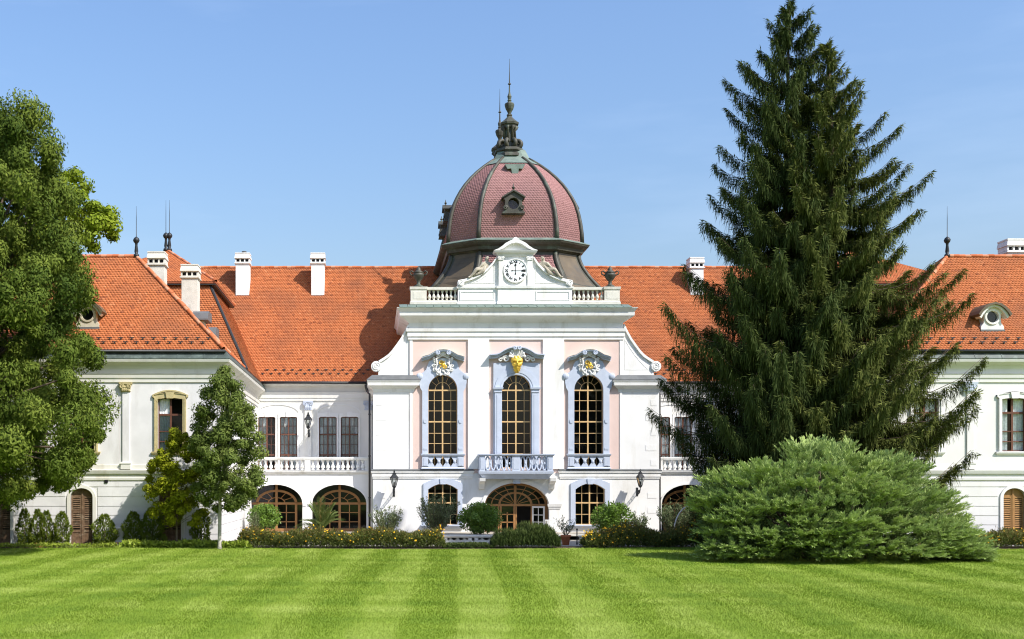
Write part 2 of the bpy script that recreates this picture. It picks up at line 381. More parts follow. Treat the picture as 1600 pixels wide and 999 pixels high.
def window(parent, pl, Y, x0, x1, yb, ys, yt, cols, rows, fmat, kind='ellipse', fw=2.0, thick=(), tw=2.4, bw=1.2, fan=False,
           curtain=False, dark=(), name='window', label=None):
    """frame and bars as one part, each pane a sub-part. px coordinates on plane pl; rows from the top (first = spring line)"""
    X, Z = pl.x, pl.z; k = pl.k
    mb = MB()
    X0, X1, ZB, ZS, ZT = X(x0), X(x1), Z(yb), Z(ys), Z(yt)
    f = fw*k
    out = [(X0, ZB)]+arch_pts(X0, X1, ZS, ZT, 16, kind)+[(X1, ZB)] if yt < ys else [(X0,ZB),(X0,ZS),(X1,ZS),(X1,ZB)]
    if yt < ys: inn = [(X0+f, ZB)]+arch_pts(X0+f, X1-f, ZS, ZT-f, 16, kind)+[(X1-f, ZB)]
    else: inn = [(X0+f,ZB),(X0+f,ZS-f),(X1-f,ZS-f),(X1-f,ZB)]
    mb.strip(out, inn, Y, Y+.09); mb.box(X0+f, X1-f, Y, Y+.09, ZB, ZB+f)
    cx, hw = (x0+x1)/2, (x1-x0)/2
    def top(px):
        if yt >= ys: return ys
        q = max(-1, min(1, (px-cx)/hw))
        return ys-(ys-yt)*math.sqrt(max(0, 1-q*q)) if kind == 'ellipse' else yt+(ys-yt)*q*q
    for c in cols:
        t = (tw if c in thick else bw)*k/2; yy = ys if (fan and c not in thick) else top(c)+.5
        mb.box(X(c)-t, X(c)+t, Y+(.005 if c in thick else .02), Y+.085, ZB, Z(yy))
    for r_ in rows:
        t = (tw if r_ in thick else bw)*k/2
        mb.box(X0+f*.5, X1-f*.5, Y+(.0 if r_ in thick else .012), Y+.08, Z(r_)-t, Z(r_)+t)
    if fan:
        rr_ = hw*.52
        A = arch_pts(X(cx-rr_-.4), X(cx+rr_+.4), ZS, ZS+(ZT-ZS)*.55, 14, kind); B = arch_pts(X(cx-rr_+.4), X(cx+rr_-.4), ZS, ZS+(ZT-ZS)*.51, 14, kind)
        mb.strip(A, B, Y+.02, Y+.08)
        for a in (38, 65, 115, 142):
            ca, sa = math.cos(R(a)), math.sin(R(a))
            p0 = (X(cx)+hw*k*.5*ca, Y+.05, ZS+(ZT-ZS)*.5*sa); p1 = (X(cx)+hw*k*.97*ca, Y+.05, ZS+(ZT-ZS)*.97*sa)
            mb.tube([p0, p1], .018, 4)
    o = mb.build(name, fmat, parent)
    if label: o['label'] = label
    cb = [x0]+sorted(cols)+[x1]; rb = sorted(rows)+[yb]
    if yt >= ys: rb = [ys]+rb
    for i in range(len(cb)-1):
        a, b = cb[i], cb[i+1]
        if yt < ys:                              # glass above the spring line
            n = 6; pts = [(X(a), ZS), (X(b), ZS)]+[(X(b+(a-b)*j/n), Z(top(b+(a-b)*j/n))) for j in range(n+1)]
            MB().add([(x, Y+.055, z) for x, z in pts], [tuple(range(len(pts)))]).build('pane', M['glass'], o)
        for j in range(len(rb)-1):
            if (i, j) in dark: continue
            MB().add([(X(a),Y+.055,Z(rb[j+1])),(X(b),Y+.055,Z(rb[j+1])),(X(b),Y+.055,Z(rb[j])),(X(a),Y+.055,Z(rb[j]))], [(0,1,2,3)]).build('pane', M['glass'], o)
    if curtain:
        for s_, (a, b) in enumerate(curtain):
            mb = MB(); n = 24; vs = []
            for i in range(n+1):
                q = a+(b-a)*i/n; d = .12+.025*math.sin(i*1.9)
                vs += [(X(q), Y+d, ZB), (X(q), Y+d, Z(yt)-.02)]
            mb.add(vs, [(2*i,2*i+2,2*i+3,2*i+1) for i in range(n)])
            mb.build('curtain', M['curtain'], o)
    return o
BAL = {}
def baluster_mesh(h, r, mat, key):
    if key not in BAL:
        prof = [(.75,0),(.75,.07),(.45,.10),(.55,.16),(.95,.27),(1.0,.34),(.75,.48),(.42,.62),(.38,.70),(.55,.76),(.5,.84),(.75,.90),(.75,1)]
        s = MIRROR[0]; MIRROR[0] = False
        me = MB().lathe([(a*r, z*h) for a, z in prof], 0, 0, 8).mesh('baluster', True); MIRROR[0] = s
        me.materials.append(mat); BAL[key] = me
    return BAL[key]
def place(name, me, loc, parent, rot=0):
    o = link(name, me, None, parent); l = Vector((mx(loc[0]), loc[1], loc[2]))
    o.location = Vector(o.location)+l; o.rotation_euler = (0,0,rot); return o

# tiles laid on a surface: S(u,v) -> points, normals
def tiles(S, rows, w, e, lift=.035, jit=.10):
    us = []; vs = []; lo = []; hi = []
    for i, (v, u0, u1) in enumerate(rows):
        a = np.arange(math.floor(u0/w)-1, math.ceil(u1/w)+1)*w+(w/2 if i % 2 else 0)+w/2
        a = a[(a > u0-w*.45) & (a < u1+w*.45)]
        us.append(a); vs.append(np.full(len(a), v)); lo.append(np.full(len(a), u0)); hi.append(np.full(len(a), u1))
    u = np.concatenate(us); v = np.concatenate(vs); lo = np.concatenate(lo); hi = np.concatenate(hi)
    n = len(u); g = w*.47
    v = v+RNG.normal(0, e*.03, n)
    outl = [(-g,1.12*e,.004),(g,1.12*e,.004),(g,.20*e,lift*.9),(.55*g,0,lift),(-.55*g,0,lift),(-g,.20*e,lift*.9),
            (g,.20*e,.0),(.55*g,0,.0),(-.55*g,0,.0),(-g,.20*e,.0)]
    jl = RNG.uniform(.75, 1.3, n)
    V = np.zeros((n, 10, 3))
    for k, (du, dv, h) in enumerate(outl):
        uu = np.clip(u+du, lo, hi); p, nn = S(uu, v+dv); V[:,k] = p+nn*(h*jl)[:,None]
    b = (np.arange(n)*10)[:,None]
    F = np.concatenate([b+np.array([[0,1,2,5]]), b+np.array([[5,2,3,4]]), b+np.array([[2,6,7,3]]), b+np.array([[3,7,8,4]]), b+np.array([[4,8,9,5]])])
    t = np.clip(RNG.normal(.5, .22, n), 0, 1)
    return V.reshape(-1,3), F, np.tile(t, 5)
def plane_S(O, U, Vv):
    O, U, Vv = (np.array(q, float) for q in (O, U, Vv)); Nn = np.cross(U, Vv); Nn /= np.linalg.norm(Nn)
    if Nn[2] < 0: Nn = -Nn
    return lambda u, v: (O+u[:,None]*U+v[:,None]*Vv, np.broadcast_to(Nn, (len(u),3)))
def roof_plane(parent, pts, w=.20, e=.165, name='tiles', base=True):
    """pts: 3-D convex outline; the first two are the eave. Tiled face plus the boarding under it."""
    p = [np.array(q, float) for q in pts]
    U = (p[1]-p[0]); U /= np.linalg.norm(U)
    nn = np.cross(U, p[2]-p[0]); nn /= np.linalg.norm(nn)
    Vv = np.cross(nn, U)
    if Vv[2] < 0: Vv = -Vv
    uv = [((q-p[0])@U, (q-p[0])@Vv) for q in p]
    vmax = max(a[1] for a in uv); rows = []
    v = 0.0
    while v < vmax-e*.3:
        vm = min(v+e*.5, vmax-1e-3); xs_ = []
        for i in range(len(uv)):
            (u0, v0), (u1, v1) = uv[i], uv[(i+1) % len(uv)]
            if (v0-vm)*(v1-vm) < 0: xs_.append(u0+(u1-u0)*(vm-v0)/(v1-v0))
        if len(xs_) >= 2 and max(xs_)-min(xs_) > .1: rows.append((v, min(xs_), max(xs_)))
        v += e
    Vt, Ft, t = tiles(plane_S(p[0], U, Vv), rows, w, e)
    o = np_mesh(name, Vt, Ft, M['tile'], parent, t); o['kind'] = 'stuff'
    if base:
        dz = np.array([0,0,-.03])
        MB().add([tuple(q+dz) for q in p]+[tuple(q+dz*5) for q in p], [tuple(range(len(p))), tuple(range(2*len(p)-1,len(p)-1,-1))]+
                 [(i,(i+1)%len(p),len(p)+(i+1)%len(p),len(p)+i) for i in range(len(p))]).build('roof_boarding', M['tilebase'], parent)
    return o
def ridge_line(parent, a, b, r=.13, step=.36):
    a, b = Vector(a), Vector(b); n = max(2, int((b-a).length/step)); d = (b-a)/n; V = []; Fq = []; T = []
    for i in range(n):
        mb = MB(); j = random.uniform(-.012,.012)
        mb.tube([a+d*i+Vector((0,0,j)), a+d*(i+1.06)+Vector((0,0,j+.01))], [r*1.05, r*.92], 8)
        o0 = len(V); V += mb.v
        for f in mb.f:
            if len(f) == 4: Fq.append([q+o0 for q in f]); T.append((i*37 % 10)/10)
    o = np_mesh('ridge_tiles', V, Fq, M['ridge'], parent, T); o['kind'] = 'stuff'; return o
def snow_guards(parent, x0, x1, pt, rows=2):
    mb = MB()
    for r_ in range(rows):
        n = int((x1-x0)/.62)
        for i in range(n):
            x = x0+(i+.25+.5*(r_ % 2))*(x1-x0)/n; y, z = pt(.55+.38*r_)
            mb.box(x-.13, x+.13, y-.10, y-.07, z+.05, z+.11); mb.box(x-.03, x+.03, y-.1, y+.12, z-.02, z+.05)
    o = mb.build('snow_guards', M['gutter'], parent); o['kind'] = 'stuff'; return o
def chimney(parent, px0, px1, ytop, d, zb, depth=1.0, cowl=False):
    """white chimney with a row of vent slots under the cap"""
    pl = PL(d); x0, x1 = pl.x(px0), pl.x(px1); zt = pl.z(ytop); w = x1-x0
    mb = MB(); i = .09*w
    hb = zt-.95
    mb.box(x0+i, x1-i, d, d+depth, zb, hb)
    mb.molding(x0+i, x1-i, d, d+depth, [(hb,0),(hb+.06,.1),(hb+.14,.1),(hb+.14,.02),(hb+.2,.02)])
    for q in range(4):                            # piers between the vents
        a = x0+i+(x1-x0-2*i)*q/3; mb.box(a-.05, a+.05, d-.01, d+depth+.01, hb+.2, hb+.45)
    mb.molding(x0+i, x1-i, d, d+depth+.05, [(hb+.45,.0),(hb+.5,.1),(hb+.72,.06),(hb+.86,.02),(hb+.86,.06),(zt,.06)])
    o = mb.build('chimney', M['paleston'] if cowl == 'stone' else M['trim'], parent)
    MB().box(x0+i+.12, x1-i-.12, d+.15, d+depth-.15, hb+.19, hb+.5).build('flue', M['black'], o)
    MB().box(x0+i-.03, x1-i+.03, d-.04, d+.02, zb, zb+.42).build('flashing', M['lead'], o)
    if cowl is True: MB().lathe([(.18,zt),(.18,zt+.16),(.22,zt+.17),(.05,zt+.22)], (x0+x1)/2+.1, d+.4, 10).build('cowl', M['lead'], o)
    return o
def finial(parent, pt, s=1.0, rod=2.2, twin=False):
    x, y, z = pt
    for dx in ((0,) if not twin else (-.13, .13)):
        mb = MB(); mb.lathe([(r_*s, z+h*s) for r_, h in [(.24,-.15),(.22,.05),(.12,.1),(.16,.3),(.10,.8),(.12,.95),(.22,1.05),(.27,1.2),(.2,1.36),(.08,1.45),(.03,1.5),(.022,1.5+rod/s*.6),(.008,1.5+rod/s)]], x+dx, y, 8)
        mb.build('roof_finial', M['iron'], parent, True)

# ------------------------------------------------------------------ central pavilion
pav = thing('central_pavilion', 'white central pavilion with pink bays, clock pediment and red ribbed dome', 'building', (XC, 80, 0))
X, Z = C.x, C.z
Y0 = 80.0
# walls
mb = MB()
wall(mb, X(583), X(1030), 0, Z(740), Y0, Y0+.55, [
    (X(669), X(715), Z(820), Z(765), Z(756), 'seg'), (X(757), X(858), Z(846), Z(791), Z(755), 'ellipse'), (X(899), X(945), Z(820), Z(765), Z(755.5), 'seg')])
mb.build('lower_wall', M['white'], pav)
mb = MB()
wall(mb, X(640), X(972), Z(740), Z(498), Y0, Y0+.55, [
    (X(669), X(714.5), Z(731), Z(609.8), Z(586), 'ellipse'), (X(784), X(829.5), Z(731), Z(609.8), Z(586), 'ellipse'), (X(896.5), X(942.5), Z(731), Z(609.8), Z(586), 'ellipse')])
mb.build('bay_wall', M['pink'], pav)
mb = MB()
for a, b in ((583, 640), (972, 1030)): mb.box(X(a), X(b), Y0+.01, Y0+.56, Z(740), Z(592))
for a, b in ((583, 590), (1023, 1030)): mb.box(X(a), X(b), Y0+.55, 96.0, 0, Z(592))
for a, b in ((640, 648), (964, 972)): mb.box(X(a), X(b), Y0+.55, 96.0, Z(592), Z(484))
mb.box(X(583), X(1030), 96.0, 96.5, 0, Z(592)); mb.box(X(640), X(972), 96.0, 96.5, Z(592), Z(484))
mb.box(X(584), X(641), Y0+.5, 96.4, Z(592.5), Z(590)); mb.box(X(971), X(1029), Y0+.5, 96.4, Z(592.5), Z(590))
mb.build('side_wall', M['white'], pav)
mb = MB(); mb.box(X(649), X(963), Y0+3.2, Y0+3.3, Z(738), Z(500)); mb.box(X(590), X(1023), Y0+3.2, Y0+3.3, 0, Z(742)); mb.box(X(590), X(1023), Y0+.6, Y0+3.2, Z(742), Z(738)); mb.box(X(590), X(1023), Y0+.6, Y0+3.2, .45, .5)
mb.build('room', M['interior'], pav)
# white giant pilasters and thin edge strips
for a, b in ((731, 764), (848, 881)): MB().box(X(a), X(b), Y0-.12, Y0+.02, Z(733), Z(531)).build('pilaster', M['white'], pav)
for a, b in ((640.2, 644.6), (968.2, 971.8)): MB().box(X(a), X(b), Y0-.05, Y0+.02, Z(733), Z(531)).build('edge_strip', M['white'], pav)
# quoins scratched into the plaster
for s in (0, 1):
    for i in range(9):
        y = 625+i*23.5; w = 17 if i % 2 else 9
        if 725 < y < 755: continue
        a, b = (588, 588+w) if s == 0 else (1026-w, 1026)
        if y > 760 and i > 7: continue
        MB().box(X(a), X(b), Y0-.006, Y0+.05, Z(y+9), Z(y)).build('quoin', M['white'], pav)
for y in (770, 793):
    for a, b in ((588, 602), (1012, 1026)): MB().box(X(a), X(b), Y0-.016, Y0+.05, Z(y+9), Z(y)).build('quoin', M['white'], pav)
# string courses
for a, b in ((583.5, 737), (876, 1029.5)):
    o = MB().molding(X(a), X(b), Y0, Y0+.3, [(Z(749),.0),(Z(748),.06),(Z(745.5),.06),(Z(745),.10),(Z(739.5),.10),(Z(739),.16),(Z(736),.18)]).build('string_course', M['trim'], pav)
    MB().molding(X(a), X(b), Y0, Y0+.3, [(Z(735.9),.20),(Z(734.8),.20),(Z(733),.05)]).build('flashing', M['lead'], o)
# entablature and main cornice
ent = MB().molding(X(640), X(972), Y0, 96.6, [(Z(531),.10),(Z(526.5),.10),(Z(526.2),.16),(Z(519),.16),(Z(518.7),.23),(Z(514),.26),(Z(513.5),.04),(Z(505),.06),(Z(501),.30),(Z(499),.42),(Z(497),.62),(Z(496),.70),(Z(495),.72),(Z(491),.74),(Z(490.5),.70),(Z(487),.80),(Z(484),.92),(Z(483.4),.92)]).build('entablature', M['trim'], pav)
pr = (X(985)-X(625))/27.0
plates = MB().box(X(640), X(972), Y0-.1, Y0+.4, Z(483), Z(476)).build('cornice_roof', M['verdigris'], pav)
for i in range(27):
    a = X(625)-.05+i*pr; b = a+pr-.035; j = random.uniform(0,.02)
    yb_ = Y0+.3; zf, zb_ = Z(483.2)+.01+j, Z(475)+j
    ia = max(a, X(625)+.0); t0 = .0
    MB().add([(a,Y0-.95,zf),(b,Y0-.95,zf),(b,yb_,zb_),(a,yb_,zb_),(a,Y0-.95,zf-.06),(b,Y0-.95,zf-.06),(b,yb_,zb_-.06),(a,yb_,zb_-.06)],
             [(0,1,2,3),(4,5,1,0),(5,6,2,1),(6,7,3,2),(7,4,0,3)]).build('copper_plate', M['verdigris'], plates)
MB().box(X(641), X(971), Y0+.3, 96.3, Z(484)+.2, Z(477)).build('flat_roof', M['lead'], pav)
# side cornices with their flashing, and the sweeping volutes above them
for s in (0, 1):
    MIRROR[0] = bool(s)
    o = MB().molding(X(584), X(646), Y0+.02, 96.5, [(Z(613),.02),(Z(611),.06),(Z(608),.08),(Z(606),.2),(Z(603.5),.33),(Z(603),.4),(Z(597.5),.42),(Z(597),.46),(Z(595),.48)]).build('side_cornice', M['trim'], pav)
    MB().molding(X(584), X(646), Y0+.02, 96.5, [(Z(594.9),.50),(Z(594),.50),(Z(586.5),.12)]).build('flashing', M['lead'], o)
    out = [(591,586.6),(592,566),(600,561),(607,556),(613,549.5),(620,540),(627,530),(633,519),(638,508.5),(645,505),(645,586.6)]
    MB().prism([(X(a), Z(b)) for a, b in out], Y0+.06, Y0+.62).build('volute_wing', M['white'], pav)
    mid = out[1:9]; A = [(X(a)-.02, Z(b)+.10) for a, b in mid]; B = [(X(a)+.05, Z(b)-.06) for a, b in mid]
    MB().strip(A, B, Y0-.06, Y0+.7).build('volute_coping', M['trim'], pav)
    inn = [(599,578),(606,572),(614,563),(622,553),(629,543),(637,530),(637,578)]
    A = [(X(a), Z(b)) for a, b in inn]; B = [(X(a+(616-a)*.07+.3), Z(b+(566-b)*.07)) for a, b in inn]
    MB().strip(A+[A[0]], B+[B[0]], Y0+.045, Y0+.08).build('volute_panel', M['trim'], pav)
    mb = MB(); mb.prism([(X(588)+.37*math.cos(a), Z(572.5)+.37*math.sin(a)) for a in np.linspace(0, 2*math.pi, 20, False)], Y0-.02, Y0+.6)
    mb.spiral(X(588), Y0-.03, Z(572.5), .34, .05, 2.2, -1.2, .045)
    mb.build('scroll', M['trim'], pav)
MIRROR[0] = False
# attic: balustrades, pedestals, panelled block
att = MB().molding(X(642), X(970), Y0+.32, Y0+.8, [(Z(475),.06),(Z(471),.06),(Z(470),.0),(Z(468),.0)]).build('attic_plinth', M['paleston'], pav)
for a, b in ((642, 667), (946, 970)):
    mb = MB(); mb.molding(X(a), X(b), Y0+.33, Y0+.85, [(Z(468.2),0),(Z(452),0),(Z(451),.05),(Z(447),.07)])
    mb.molding(X(a+4), X(b-3), Y0+.31, Y0+.34, [(Z(466),0),(Z(455),0)]); mb.build('pedestal', M['paleston'], pav)
for a, b in ((667.5, 715), (895.5, 945.5)):
    o = MB().box(X(a), X(b), Y0+.36, Y0+.78, Z(451.5), Z(447.4)).build('attic_rail', M['paleston'], pav)
    me = baluster_mesh(Z(451.5)-Z(468), .135, M['paleston'], 'attic')
    n = 7
    for i in range(n): place('baluster', me, (X(a)+(i+.6)*(X(b)-X(a))/n, Y0+.57, Z(468)), o)
mb = MB()
mb.molding(X(716), X(895), Y0+.25, Y0+.85, [(Z(475),.05),(Z(472),.05),(Z(471),0),(Z(450.5),0),(Z(450),.08),(Z(447),.10)])
mb.molding(X(778), X(832.5), Y0+.12, Y0+.8, [(Z(475.2),.05),(Z(471.5),.05),(Z(470.5),0),(Z(450.8),0),(Z(450.3),.08),(Z(446.8),.10)])
for a, b in ((719, 773), (838, 891)):
    A = [(X(a),Z(454)),(X(b),Z(454)),(X(b),Z(469)),(X(a),Z(469)),(X(a),Z(454))]; B = [(X(a)+.07,Z(454)-.07),(X(b)-.07,Z(454)-.07),(X(b)-.07,Z(469)+.07),(X(a)+.07,Z(469)+.07),(X(a)+.07,Z(454)-.07)]
    mb.strip(A, B, Y0+.215, Y0+.26)
mb.build('attic_block', M['white'], pav)
# clock aedicule with its sweeping wings
for s in (0, 1):
    mb = MB()
    mm = (lambda p: p) if s == 0 else (lambda p: 2*805.5-p)
    out = [(716,446.6),(716,440),(726,438),(738,434.5),(750,429),(762,420.5),(770,412),(776,403),(779,403),(779,446.6)]
    mb.prism([(X(mm(a)), Z(b)) for a, b in out], Y0+.30, Y0+.72)
    sw = out[1:8]; A = [(X(mm(a)), Z(b)+.11) for a, b in sw]; B = [(X(mm(a)), Z(b)-.09) for a, b in sw]
    mb.strip(A, B, Y0+.12, Y0+.9)
    mb.prism([(X(mm(720.5))+.24*math.cos(a), Z(441.8)+.2*math.sin(a)) for a in np.linspace(0, 2*math.pi, 18, False)], Y0+.08, Y0+.8)
    mb.spiral(X(mm(720.5)), Y0+.08, Z(441.8), .2, .04, 1.6, .5, .03)
    inn = [(735,442),(748,437.5),(760,429),(768,420),(773.5,411),(773.5,442)]
    A = [(X(mm(a)), Z(b)) for a, b in inn]; B = [(X(mm(a+(765-a)*.09)), Z(b+(436-b)*.1)) for a, b in inn]
    mb.strip(A+[A[0]], B+[B[0]], Y0+.27, Y0+.31)
    mb.build('pediment_wing', M['white'], pav)
mb = MB()
mb.box(X(778.5), X(832.5), Y0+.16, Y0+.8, Z(447), Z(398))
for a, b in ((779.5, 786), (824.5, 831.5)):
    mb.box(X(a), X(b), Y0+.08, Y0+.2, Z(446.5), Z(406)); mb.box(X(a)-.04, X(b)+.04, Y0+.02, Y0+.2, Z(406), Z(400.5))
    mb.spiral(X(a), Y0+.02, Z(403), .10, .02, 1.2, 0, .03); mb.spiral(X(b), Y0+.02, Z(403), .10, .02, 1.2, 0, .03)
mb.molding(X(778.5), X(832.5), Y0+.1, Y0+.85, [(Z(400.5),.0),(Z(398),.05),(Z(396),.10),(Z(395),.25),(Z(393),.30),(Z(392),.32)])
cap = [(771.5,392),(778,389.5),(784,385.5),(790,380.5),(797,376.8),(805.5,375.2),(814,376.8),(821,380.5),(827,385.5),(833,389.5),(840,392)]
inc = [(779,392),(785,389.5),(789,387),(794,383.5),(799,381),(805.5,380),(812,381),(817,383.5),(822,387),(826,389.5),(832,392)]
mb.strip([(X(a),Z(b)) for a, b in cap], [(X(a),Z(b)) for a, b in inc], Y0-.2, Y0+.85)
mb.prism([(X(a),Z(b)) for a, b in inc], Y0+.12, Y0+.8)
mb.ball((X(805.5), Y0, Z(374)), .17, .15, .16); mb.spiral(X(802.5), Y0-.15, Z(376.5), .12, .03, 1.2, 0, .04); mb.spiral(X(808.5), Y0-.15, Z(376.5), .12, .03, 1.2, 3.1, .04, flip=-1)
mb.build('clock_aedicule', M['white'], pav)
# clock
cx_, cz_ = X(805.6), Z(422.8)
cl = MB(); cl.prism([(cx_+.80*math.cos(a), cz_+.80*math.sin(a)) for a in np.linspace(0, 2*math.pi, 40, False)], Y0+.07, Y0+.3)
clock = cl.build('clock', M['clockface'], pav)
MB().strip([(cx_+.86*math.cos(a), cz_+.86*math.sin(a)) for a in np.linspace(0, 2*math.pi, 41)], [(cx_+.795*math.cos(a), cz_+.795*math.sin(a)) for a in np.linspace(0, 2*math.pi, 41)], Y0+.03, Y0+.3).build('clock_rim', M['trim'], clock)
for i, tx in enumerate(['XII','I','II','III','IIII','V','VI','VII','VIII','IX','X','XI']):
    a = R(90-30*i); cu = bpy.data.curves.new('numeral', 'FONT'); cu.body = tx; cu.size = .24; cu.align_x = 'CENTER'; cu.align_y = 'CENTER'; cu.extrude = .004; cu.offset = .012
    tmp = bpy.data.objects.new('tmp', cu); COL.objects.link(tmp)
    me_ = bpy.data.meshes.new_from_object(tmp.evaluated_get(bpy.context.evaluated_depsgraph_get())); bpy.data.objects.remove(tmp)
    o = link('numeral', me_, None, clock); me_.materials.clear(); me_.materials.append(M['black'])
    o.matrix_local = Matrix.Translation((cx_+.62*math.cos(a), Y0+.062, cz_+.62*math.sin(a))) @ Matrix.Rotation(-(a-R(90)), 4, 'Y') @ Matrix.Rotation(R(90), 4, 'X')
def hand(ang, L, w, name):
    mb = MB(); d = Vector((math.cos(R(ang)),0,math.sin(R(ang)))); q = Vector((-d.z,0,d.x)); c = Vector((cx_,0,cz_))
    pts = [(-.26,.2),(-.32,1.1),(-.2,.8),(-.14,.35),(L*.62,.3),(L*.68,1.5),(L*.80,1.7),(L*.9,.6),(L,.1)]
    pl_ = [(c+d*s+q*w*t) for s, t in pts]+[(c+d*s-q*w*t) for s, t in reversed(pts)]
    mb.prism([(p.x,p.z) for p in pl_], Y0+.045, Y0+.055); mb.build(name, M['black'], clock)
hand(90, .52, .045, 'hour_hand'); hand(0, .66, .034, 'minute_hand')

# tall windows
def tall_surround(cx, centre=False):
    mb = MB(); hw = 22.7
    def ar(r, n=16): return arch_pts(X(cx-r), X(cx+r), Z(609.8), Z(609.8-r-1), n)
    if not centre:
        oo = 32.2
        outl = [(-oo,731),(-oo,640),(-oo,612),(-35.5,606),(-37,598),(-37,590),(-33,584),(-26,578),(-23.5,570),(-21,565)]
        A = [(X(cx+a), Z(b)) for a, b in outl]+[(X(cx-10), Z(561)), (X(cx), Z(560)), (X(cx+10), Z(561))]+[(X(cx-a), Z(b)) for a, b in reversed(outl)]
        inn = [(X(cx-hw), Z(731)), (X(cx-hw), Z(660)), (X(cx-hw), Z(612))]
        ap = arch_pts(X(cx-hw), X(cx+hw), Z(609.8), Z(586), len(A)-7, 'ellipse')
        B = inn+ap+inn[::-1] if False else [(X(cx-hw), Z(731)), (X(cx-hw), Z(660)), (X(cx-hw), Z(615))]+ap+[(X(cx+hw), Z(615)), (X(cx+hw), Z(660)), (X(cx+hw), Z(731))]
        n = min(len(A), len(B)); mb.strip(A[:n], B[:n], Y0-.16, Y0+.03)
        for s in (-1, 1):
            mb.ball((X(cx+s*36), Y0-.1, Z(588.5)), .25, .16, .25, 12, 8)
            mb.prism([(X(cx+s*27.5)+.13*math.cos(a), Z(658)+.17*math.sin(a)) for a in np.linspace(0, 2*math.pi, 14, False)], Y0-.2, Y0-.1)
            mb.box(X(cx+s*27.5)-.14, X(cx+s*27.5)+.14, Y0-.19, Y0-.1, Z(703), Z(700.5))
        hood = [(-33,559.5),(-28,557.5),(-22,556),(-17,553),(-12,550),(-6,548.3),(0,547.8),(6,548.3),(12,550),(17,553),(22,556),(28,557.5),(33,559.5)]
        th = 6.0
    else:
        outl = [(-36.5,731),(-36.5,612),(-36.5,609),(-36.5,603),(-36.5,570),(-36,566)]
        A = [(X(cx-36), Z(731)), (X(cx-36), Z(612)), (X(cx-36), Z(609.8)), (X(cx-36), Z(568)), (X(cx-18), Z(567)), (X(cx), Z(566)), (X(cx+18), Z(567)), (X(cx+36), Z(568)), (X(cx+36), Z(609.8)), (X(cx+36), Z(612)), (X(cx+36), Z(731))]
        ap = arch_pts(X(cx-hw), X(cx+hw), Z(609.8), Z(586), 6, 'ellipse')
        B = [(X(cx-hw), Z(731)), (X(cx-hw), Z(612))]+ap+[(X(cx+hw), Z(612)), (X(cx+hw), Z(731))]
        mb.strip(A, B, Y0-.12, Y0+.03)
        A2 = ar(34); B2 = ar(hw+3.5); mb.strip(A2, B2, Y0-.17, Y0-.1); mb.strip(ar(hw+3), ar(hw+.2), Y0-.145, Y0-.1)
        for s in (-1, 1):
            a, b = sorted((X(cx+s*24), X(cx+s*34))); mb.box(a, b, Y0-.24, Y0, Z(731), Z(613))
            a2, b2 = sorted((X(cx+s*27), X(cx+s*31))); mb.box(a2, b2, Y0-.26, Y0, Z(728), Z(617))
            mb.molding(a, b, Y0-.24, Y0, [(Z(614.5),0),(Z(613.5),.05),(Z(612),.05),(Z(611.5),.02),(Z(610),.03),(Z(608.5),.12),(Z(606),.14)])
        hood = [(-42.5,555),(-38,554.6),(-31,554),(-27,552.4),(-21,548.4),(-14,545),(-7,543.2),(0,542.6),(7,543.2),(14,545),(21,548.4),(27,552.4),(31,554),(38,554.6),(42.5,555)]
        th = 6.5
    o = mb.build('window_surround', M['blue'], pav)
    mb = MB()
    A = [(X(cx+a), Z(b)) for a, b in hood]
    for dz0, dz1, py_ in ((0, 1.6, .62), (1.5, 3.4, .5), (3.3, th, .34)):
        mb.strip([(x_*1.0, z_-dz0*C.k) for x_, z_ in A], [(x_, z_-dz1*C.k) for x_, z_ in A], Y0-py_, Y0+.02)
    for s in (-1, 1): mb.spiral(X(cx+s*(8 if not centre else 3.2)), Y0-.63, Z(552.5 if not centre else 545.4), .17 if not centre else .13, .03, 1.7, 1.57, .05, flip=-s)
    mb.build('window_hood', M['blue'], pav)
    if not centre: # weathered lead on the hood
        MB().strip([(x_, z_+.035) for x_, z_ in A], [(x_, z_+.004) for x_, z_ in A], Y0-.66, Y0+.02).build('hood_flashing', M['paleston'], pav)
    return o
def relief(name, mat, parent, cx, cz, w, h, y, fn, nx=26, nz=34):
    vs = []; fs = []; idx = {}
    for j in range(nz+1):
        for i in range(nx+1):
            u = -1+2*i/nx; v = -1+2*j/nz; d = fn(u, v)
            if d is None: continue
            idx[(i,j)] = len(vs); vs.append((cx+u*w/2, y-d, cz+v*h/2))
    for j in range(nz):
        for i in range(nx):
            q = [(i,j),(i+1,j),(i+1,j+1),(i,j+1)]
            if all(k in idx for k in q): fs.append(tuple(idx[k] for k in q))
    return MB().add(vs, fs).build(name, mat, parent, True)
def gs(u, v, cu, cv, su, sv): return math.exp(-((u-cu)/su)**2-((v-cv)/sv)**2)
def mask_fn(u, v):
    wv = (.80 if v > .25 else .80-.48*((.25-v)/1.25)**1.3)
    if abs(u) > wv+.08*math.sin(v*23)*(v < -.2): return None
    d = .30*math.sqrt(max(0, 1-(u/(wv+.12))**2))*math.sqrt(max(.02, 1-(v*.9)**2))
    d += .17*gs(u,v,0,.08,.13,.24)+.11*gs(abs(u),v,.34,.36,.26,.07)-.12*gs(abs(u),v,.34,.22,.17,.08)+.05*gs(abs(u),v,.34,.21,.08,.04)
    d += .07*gs(abs(u),v,.42,-.02,.2,.16)+.06*gs(abs(u),v,.22,-.2,.24,.07)-.07*gs(u,v,0,-.29,.2,.05)+.05*gs(u,v,0,-.37,.17,.05)
    if v < -.42: d += .012*math.sin(u*16+math.sin(v*9)*2)
    if v > .6: d += .02*math.sin(u*12+v*6)
    return max(.02, d)
